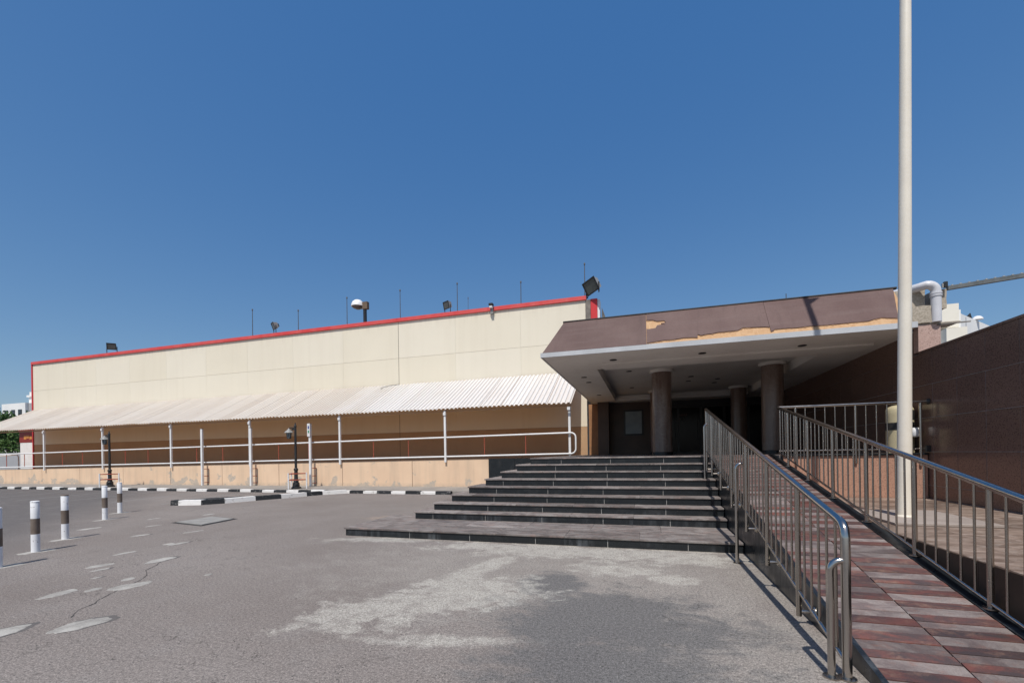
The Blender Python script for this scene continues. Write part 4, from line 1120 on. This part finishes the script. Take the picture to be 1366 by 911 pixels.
# ------------------------------------------------------------------ building behind the granite wall
bb = thing('white_building', (24, 42, 0), 'white building with stepped parapet showing over the granite wall', 'building')
A = Vector((22.3, 40.3, 0)); B = Vector((28.5, 47.0, 0)); d = (B - A).normalized(); nn = Vector((-d.y, d.x, 0)) * -1
nn = Vector((d.y, -d.x, 0)) if Vector((d.y, -d.x, 0)).y > 0 else Vector((-d.y, d.x, 0))
def up(v, z): return Vector((v.x, v.y, z))
MB().prism([up(A, 0), up(B, 0), up(B + nn * 8, 0), up(A + nn * 8, 0)], (0, 0, 11.3)).build('wall', M['farwhite'], bb)
MB().box(20.3, 22.28, 40.2, 46, 0, 11.55).build('stair_tower', M['farwhite'], bb)
MB().box(20.9, 21.9, 39.7, 40.19, 10.2, 11.9).build('parapet_block', M['farcream'], bb)
MB().box(21.0, 22.2, 39.4, 40.18, 8.2, 10.1).build('bay', M['farcream'], bb)
MB().box(21.25, 21.6, 39.6, 40.17, 7.6, 8.19).build('corbel', M['pier'], bb)
jv = A + d * 1.2
MB().prism([up(jv, 5) - nn * .01, up(jv + d * .06, 5) - nn * .01, up(jv + d * .06, 11.2) - nn * .01, up(jv, 11.2) - nn * .01], nn * .008).build('joint', M['dkmetal'], bb)
rlp = thing('roof_lamp', (26, 44, 11.3), 'white domed lamp with black bracket on the white building behind the granite wall', 'lamp')
q = A + d * 3.9
MB().lathe(q.x, q.y, [(.34, 11.38), (.32, 11.48), (.2, 11.62), (.04, 11.68)], 16).build('dome', M['white'], rlp)
MB().prism([(q.x - .3, q.y, 11.45), (q.x - .42, q.y, 11.95), (q.x - .6, q.y, 11.75), (q.x - 1.3, q.y, 11.45), (q.x - .7, q.y, 11.3)], (0, .1, 0)).build('bracket', M['blackmetal'], rlp)

# ------------------------------------------------------------------ left edge: shop entrance, wall, trees, far buildings
se = thing('shop_entrance', (-46.9, 22, 1), 'white door panel under a dark red sign at the left end of the cream building', 'shopfront')
MB().box(-47.75, -46.0, 22.0, 22.3, .9, 3.05).build('door_panel', M['white'], se)
MB().box(-47.8, -45.0, 21.98, 22.35, 3.06, 3.9).build('sign_board', M['sign_red'], se)
o = MB()
for k, (xa, za, xb, zb2) in enumerate(((-47.2, 3.3, -46.9, 3.6), (-46.88, 3.38, -46.55, 3.62), (-46.5, 3.3, -46.2, 3.55))):
    o.box(xa, xb, 21.965, 21.979, za, zb2)
o.build('sign_emblem', M['sign_orange'], se)
MB().box(-47.85, -44.9, 21.95, 22.3, 3.92, 4.08).build('frame', M['redtrim'], se)
MB().box(-48.2, -44.4, 21.6, 22.3, 4.1, 4.25).build('canopy', M['white'], se)
MB().box(-45.98, -44.0, 22.3, 23, .9, 3.05).build('side_panel', M['white'], se)
bwl = thing('boundary_wall', (-60, 30, 0), 'plain grey boundary wall under the trees at the left edge', 'wall')
MB().box(-110, -52, 30, 30.25, 0, 2.4).build('wall', M['fargrey'], bwl)
MB().box(-110, -52, 29.96, 30.29, 2.401, 2.5).build('coping', M['fargrey'], bwl)
sr = thing('short_handrail', (-43, 19.5, 1), 'short white handrail with a bent end at the left end of the walkway', 'railing')
hx = -43.2
MB().tube([(-52, 19.8, 1.75), (hx - .5, 19.8, 2.05), (hx - .15, 19.8, 2.03), (hx, 19.8, 1.9), (hx + .02, 19.8, .98)], .04, 10).build('rail', M['white'], sr)
MB().tube([(-46, 19.8, .98), (-46, 19.8, 1.92)], .03, 8).build('post', M['white'], sr)

def tree(name, x, y, h, cr, mat, label, seed, n=1500):
    rr = random.Random(seed)
    t = thing(name, (x, y, 0), label, 'tree', 'trees behind the grey boundary wall')
    tr = MB().tube([(x, y, 0), (x + .1, y, h * .3), (x + .2, y + .1, h * .55)], [.22, .16, .09], 10)
    tips = []
    for k in range(7):
        a = rr.uniform(0, 6.28); e = rr.uniform(.4, .9)
        tip = (x + cr * .7 * math.cos(a), y + cr * .7 * math.sin(a), h * e)
        z0 = h * rr.uniform(.25, .5)
        tr.tube([(x + .1, y, z0), ((x + tip[0]) / 2, (y + tip[1]) / 2, z0 + (tip[2] - z0) * .6), tip], [.08, .05, .02], 6); tips.append(tip)
    tr.build('trunk', M['bark'], t)
    m = MB()
    clumps = [(Vector(p), cr * rr.uniform(.3, .5)) for p in tips] + [(Vector((x + rr.gauss(0, cr * .42), y + rr.gauss(0, cr * .42), h * rr.uniform(.42, .98))), cr * rr.uniform(.22, .42)) for _ in range(16)]
    for _ in range(n):
        c, r = clumps[rr.randrange(len(clumps))]
        v = Vector((rr.gauss(0, 1), rr.gauss(0, 1), rr.gauss(0, .8))); v = v.normalized() * r * rr.uniform(.5, 1.05) + c
        if v.z < h * .22: continue
        a = Vector((rr.gauss(0, 1), rr.gauss(0, 1), rr.gauss(0, 1))).normalized(); b_ = a.cross(Vector((rr.gauss(0, 1), rr.gauss(0, 1), rr.gauss(0, 1)))).normalized()
        s = rr.uniform(.10, .24)
        m.face([v + a * s, v + b_ * s * .5, v - a * s, v - b_ * s * .5])
    me = bpy.data.meshes.new('crown'); me.from_pydata(m.v, [], m.f); me.materials.append(mat)
    link('crown', me, t)
tree('leafy_tree', -75.2, 35, 7.6, 2.2, M['leaf'], 'mid green tree beside the white door panel at the left edge', 1, 2600)
tree('leafy_tree', -79.5, 35.5, 7.2, 2.6, M['leafdk'], 'dark green tree at the very left edge behind the grey wall', 2, 2600)
tree('leafy_tree', -75.5, 38.5, 7.4, 2.3, M['leafdk'], 'dark small tree hidden behind the mid green tree by the door', 3, 1800)
tree('leafy_tree', -84.5, 36, 8.0, 3.0, M['leafdk'], 'dark tall tree seen through the gap below the awning end', 4, 2400)

fb = thing('apartment_block', (-130, 60, 0), 'white flat roofed apartment block far off beyond the left end of the awning', 'building')
def fbox(nm, x0, x1, y0, y1, z0, z1, m): return MB().box(x0, x1, y0, y1, z0, z1).build(nm, M[m], fb)
fbox('wall', -136.5, -128.3, 60, 75, 0, 14.3, 'farwhite')
fbox('side_wing', -128.2, -122.5, 60.5, 75, 0, 14.25, 'fargrey')
fbox('wall', -122.4, -117.5, 60, 75, 0, 14.8, 'farwhite')
fbox('roof_slab', -131.0, -118.5, 61.5, 75, 15.8, 16.2, 'farwhite')
fbox('penthouse', -130.8, -118.8, 61.8, 74, 14.31, 15.79, 'farwhite')
fbox('water_tank', -131, -129, 62, 64, 16.31, 17.0, 'farwhite')
for x0 in (-135.4, -133, -130.6, -121.6, -119.6):
    for z0 in (11.3, 8.0, 4.7):
        w = MB().box(x0, x0 + 1.2, 59.9, 59.99, z0, z0 + 1.6).build('window', M['glass'], fb)
        MB().box(x0 - .1, x0 + 1.3, 59.8, 59.98, z0 - .14, z0 - .01).build('sill', M['farwhite'], w)
fb2 = thing('garage_block', (-145, 62, 0), 'grey low block with pale uprights in front of the white apartments', 'building')
MB().box(-150, -137.5, 58, 70, 0, 10.6).build('wall', M['fargrey'], fb2)
for x0 in (-140.5, -137.6, -134.0):
    MB().box(x0, x0 + .8, 57.6, 58.4, 0, 12.2).build('upright', M['bin'], fb2)
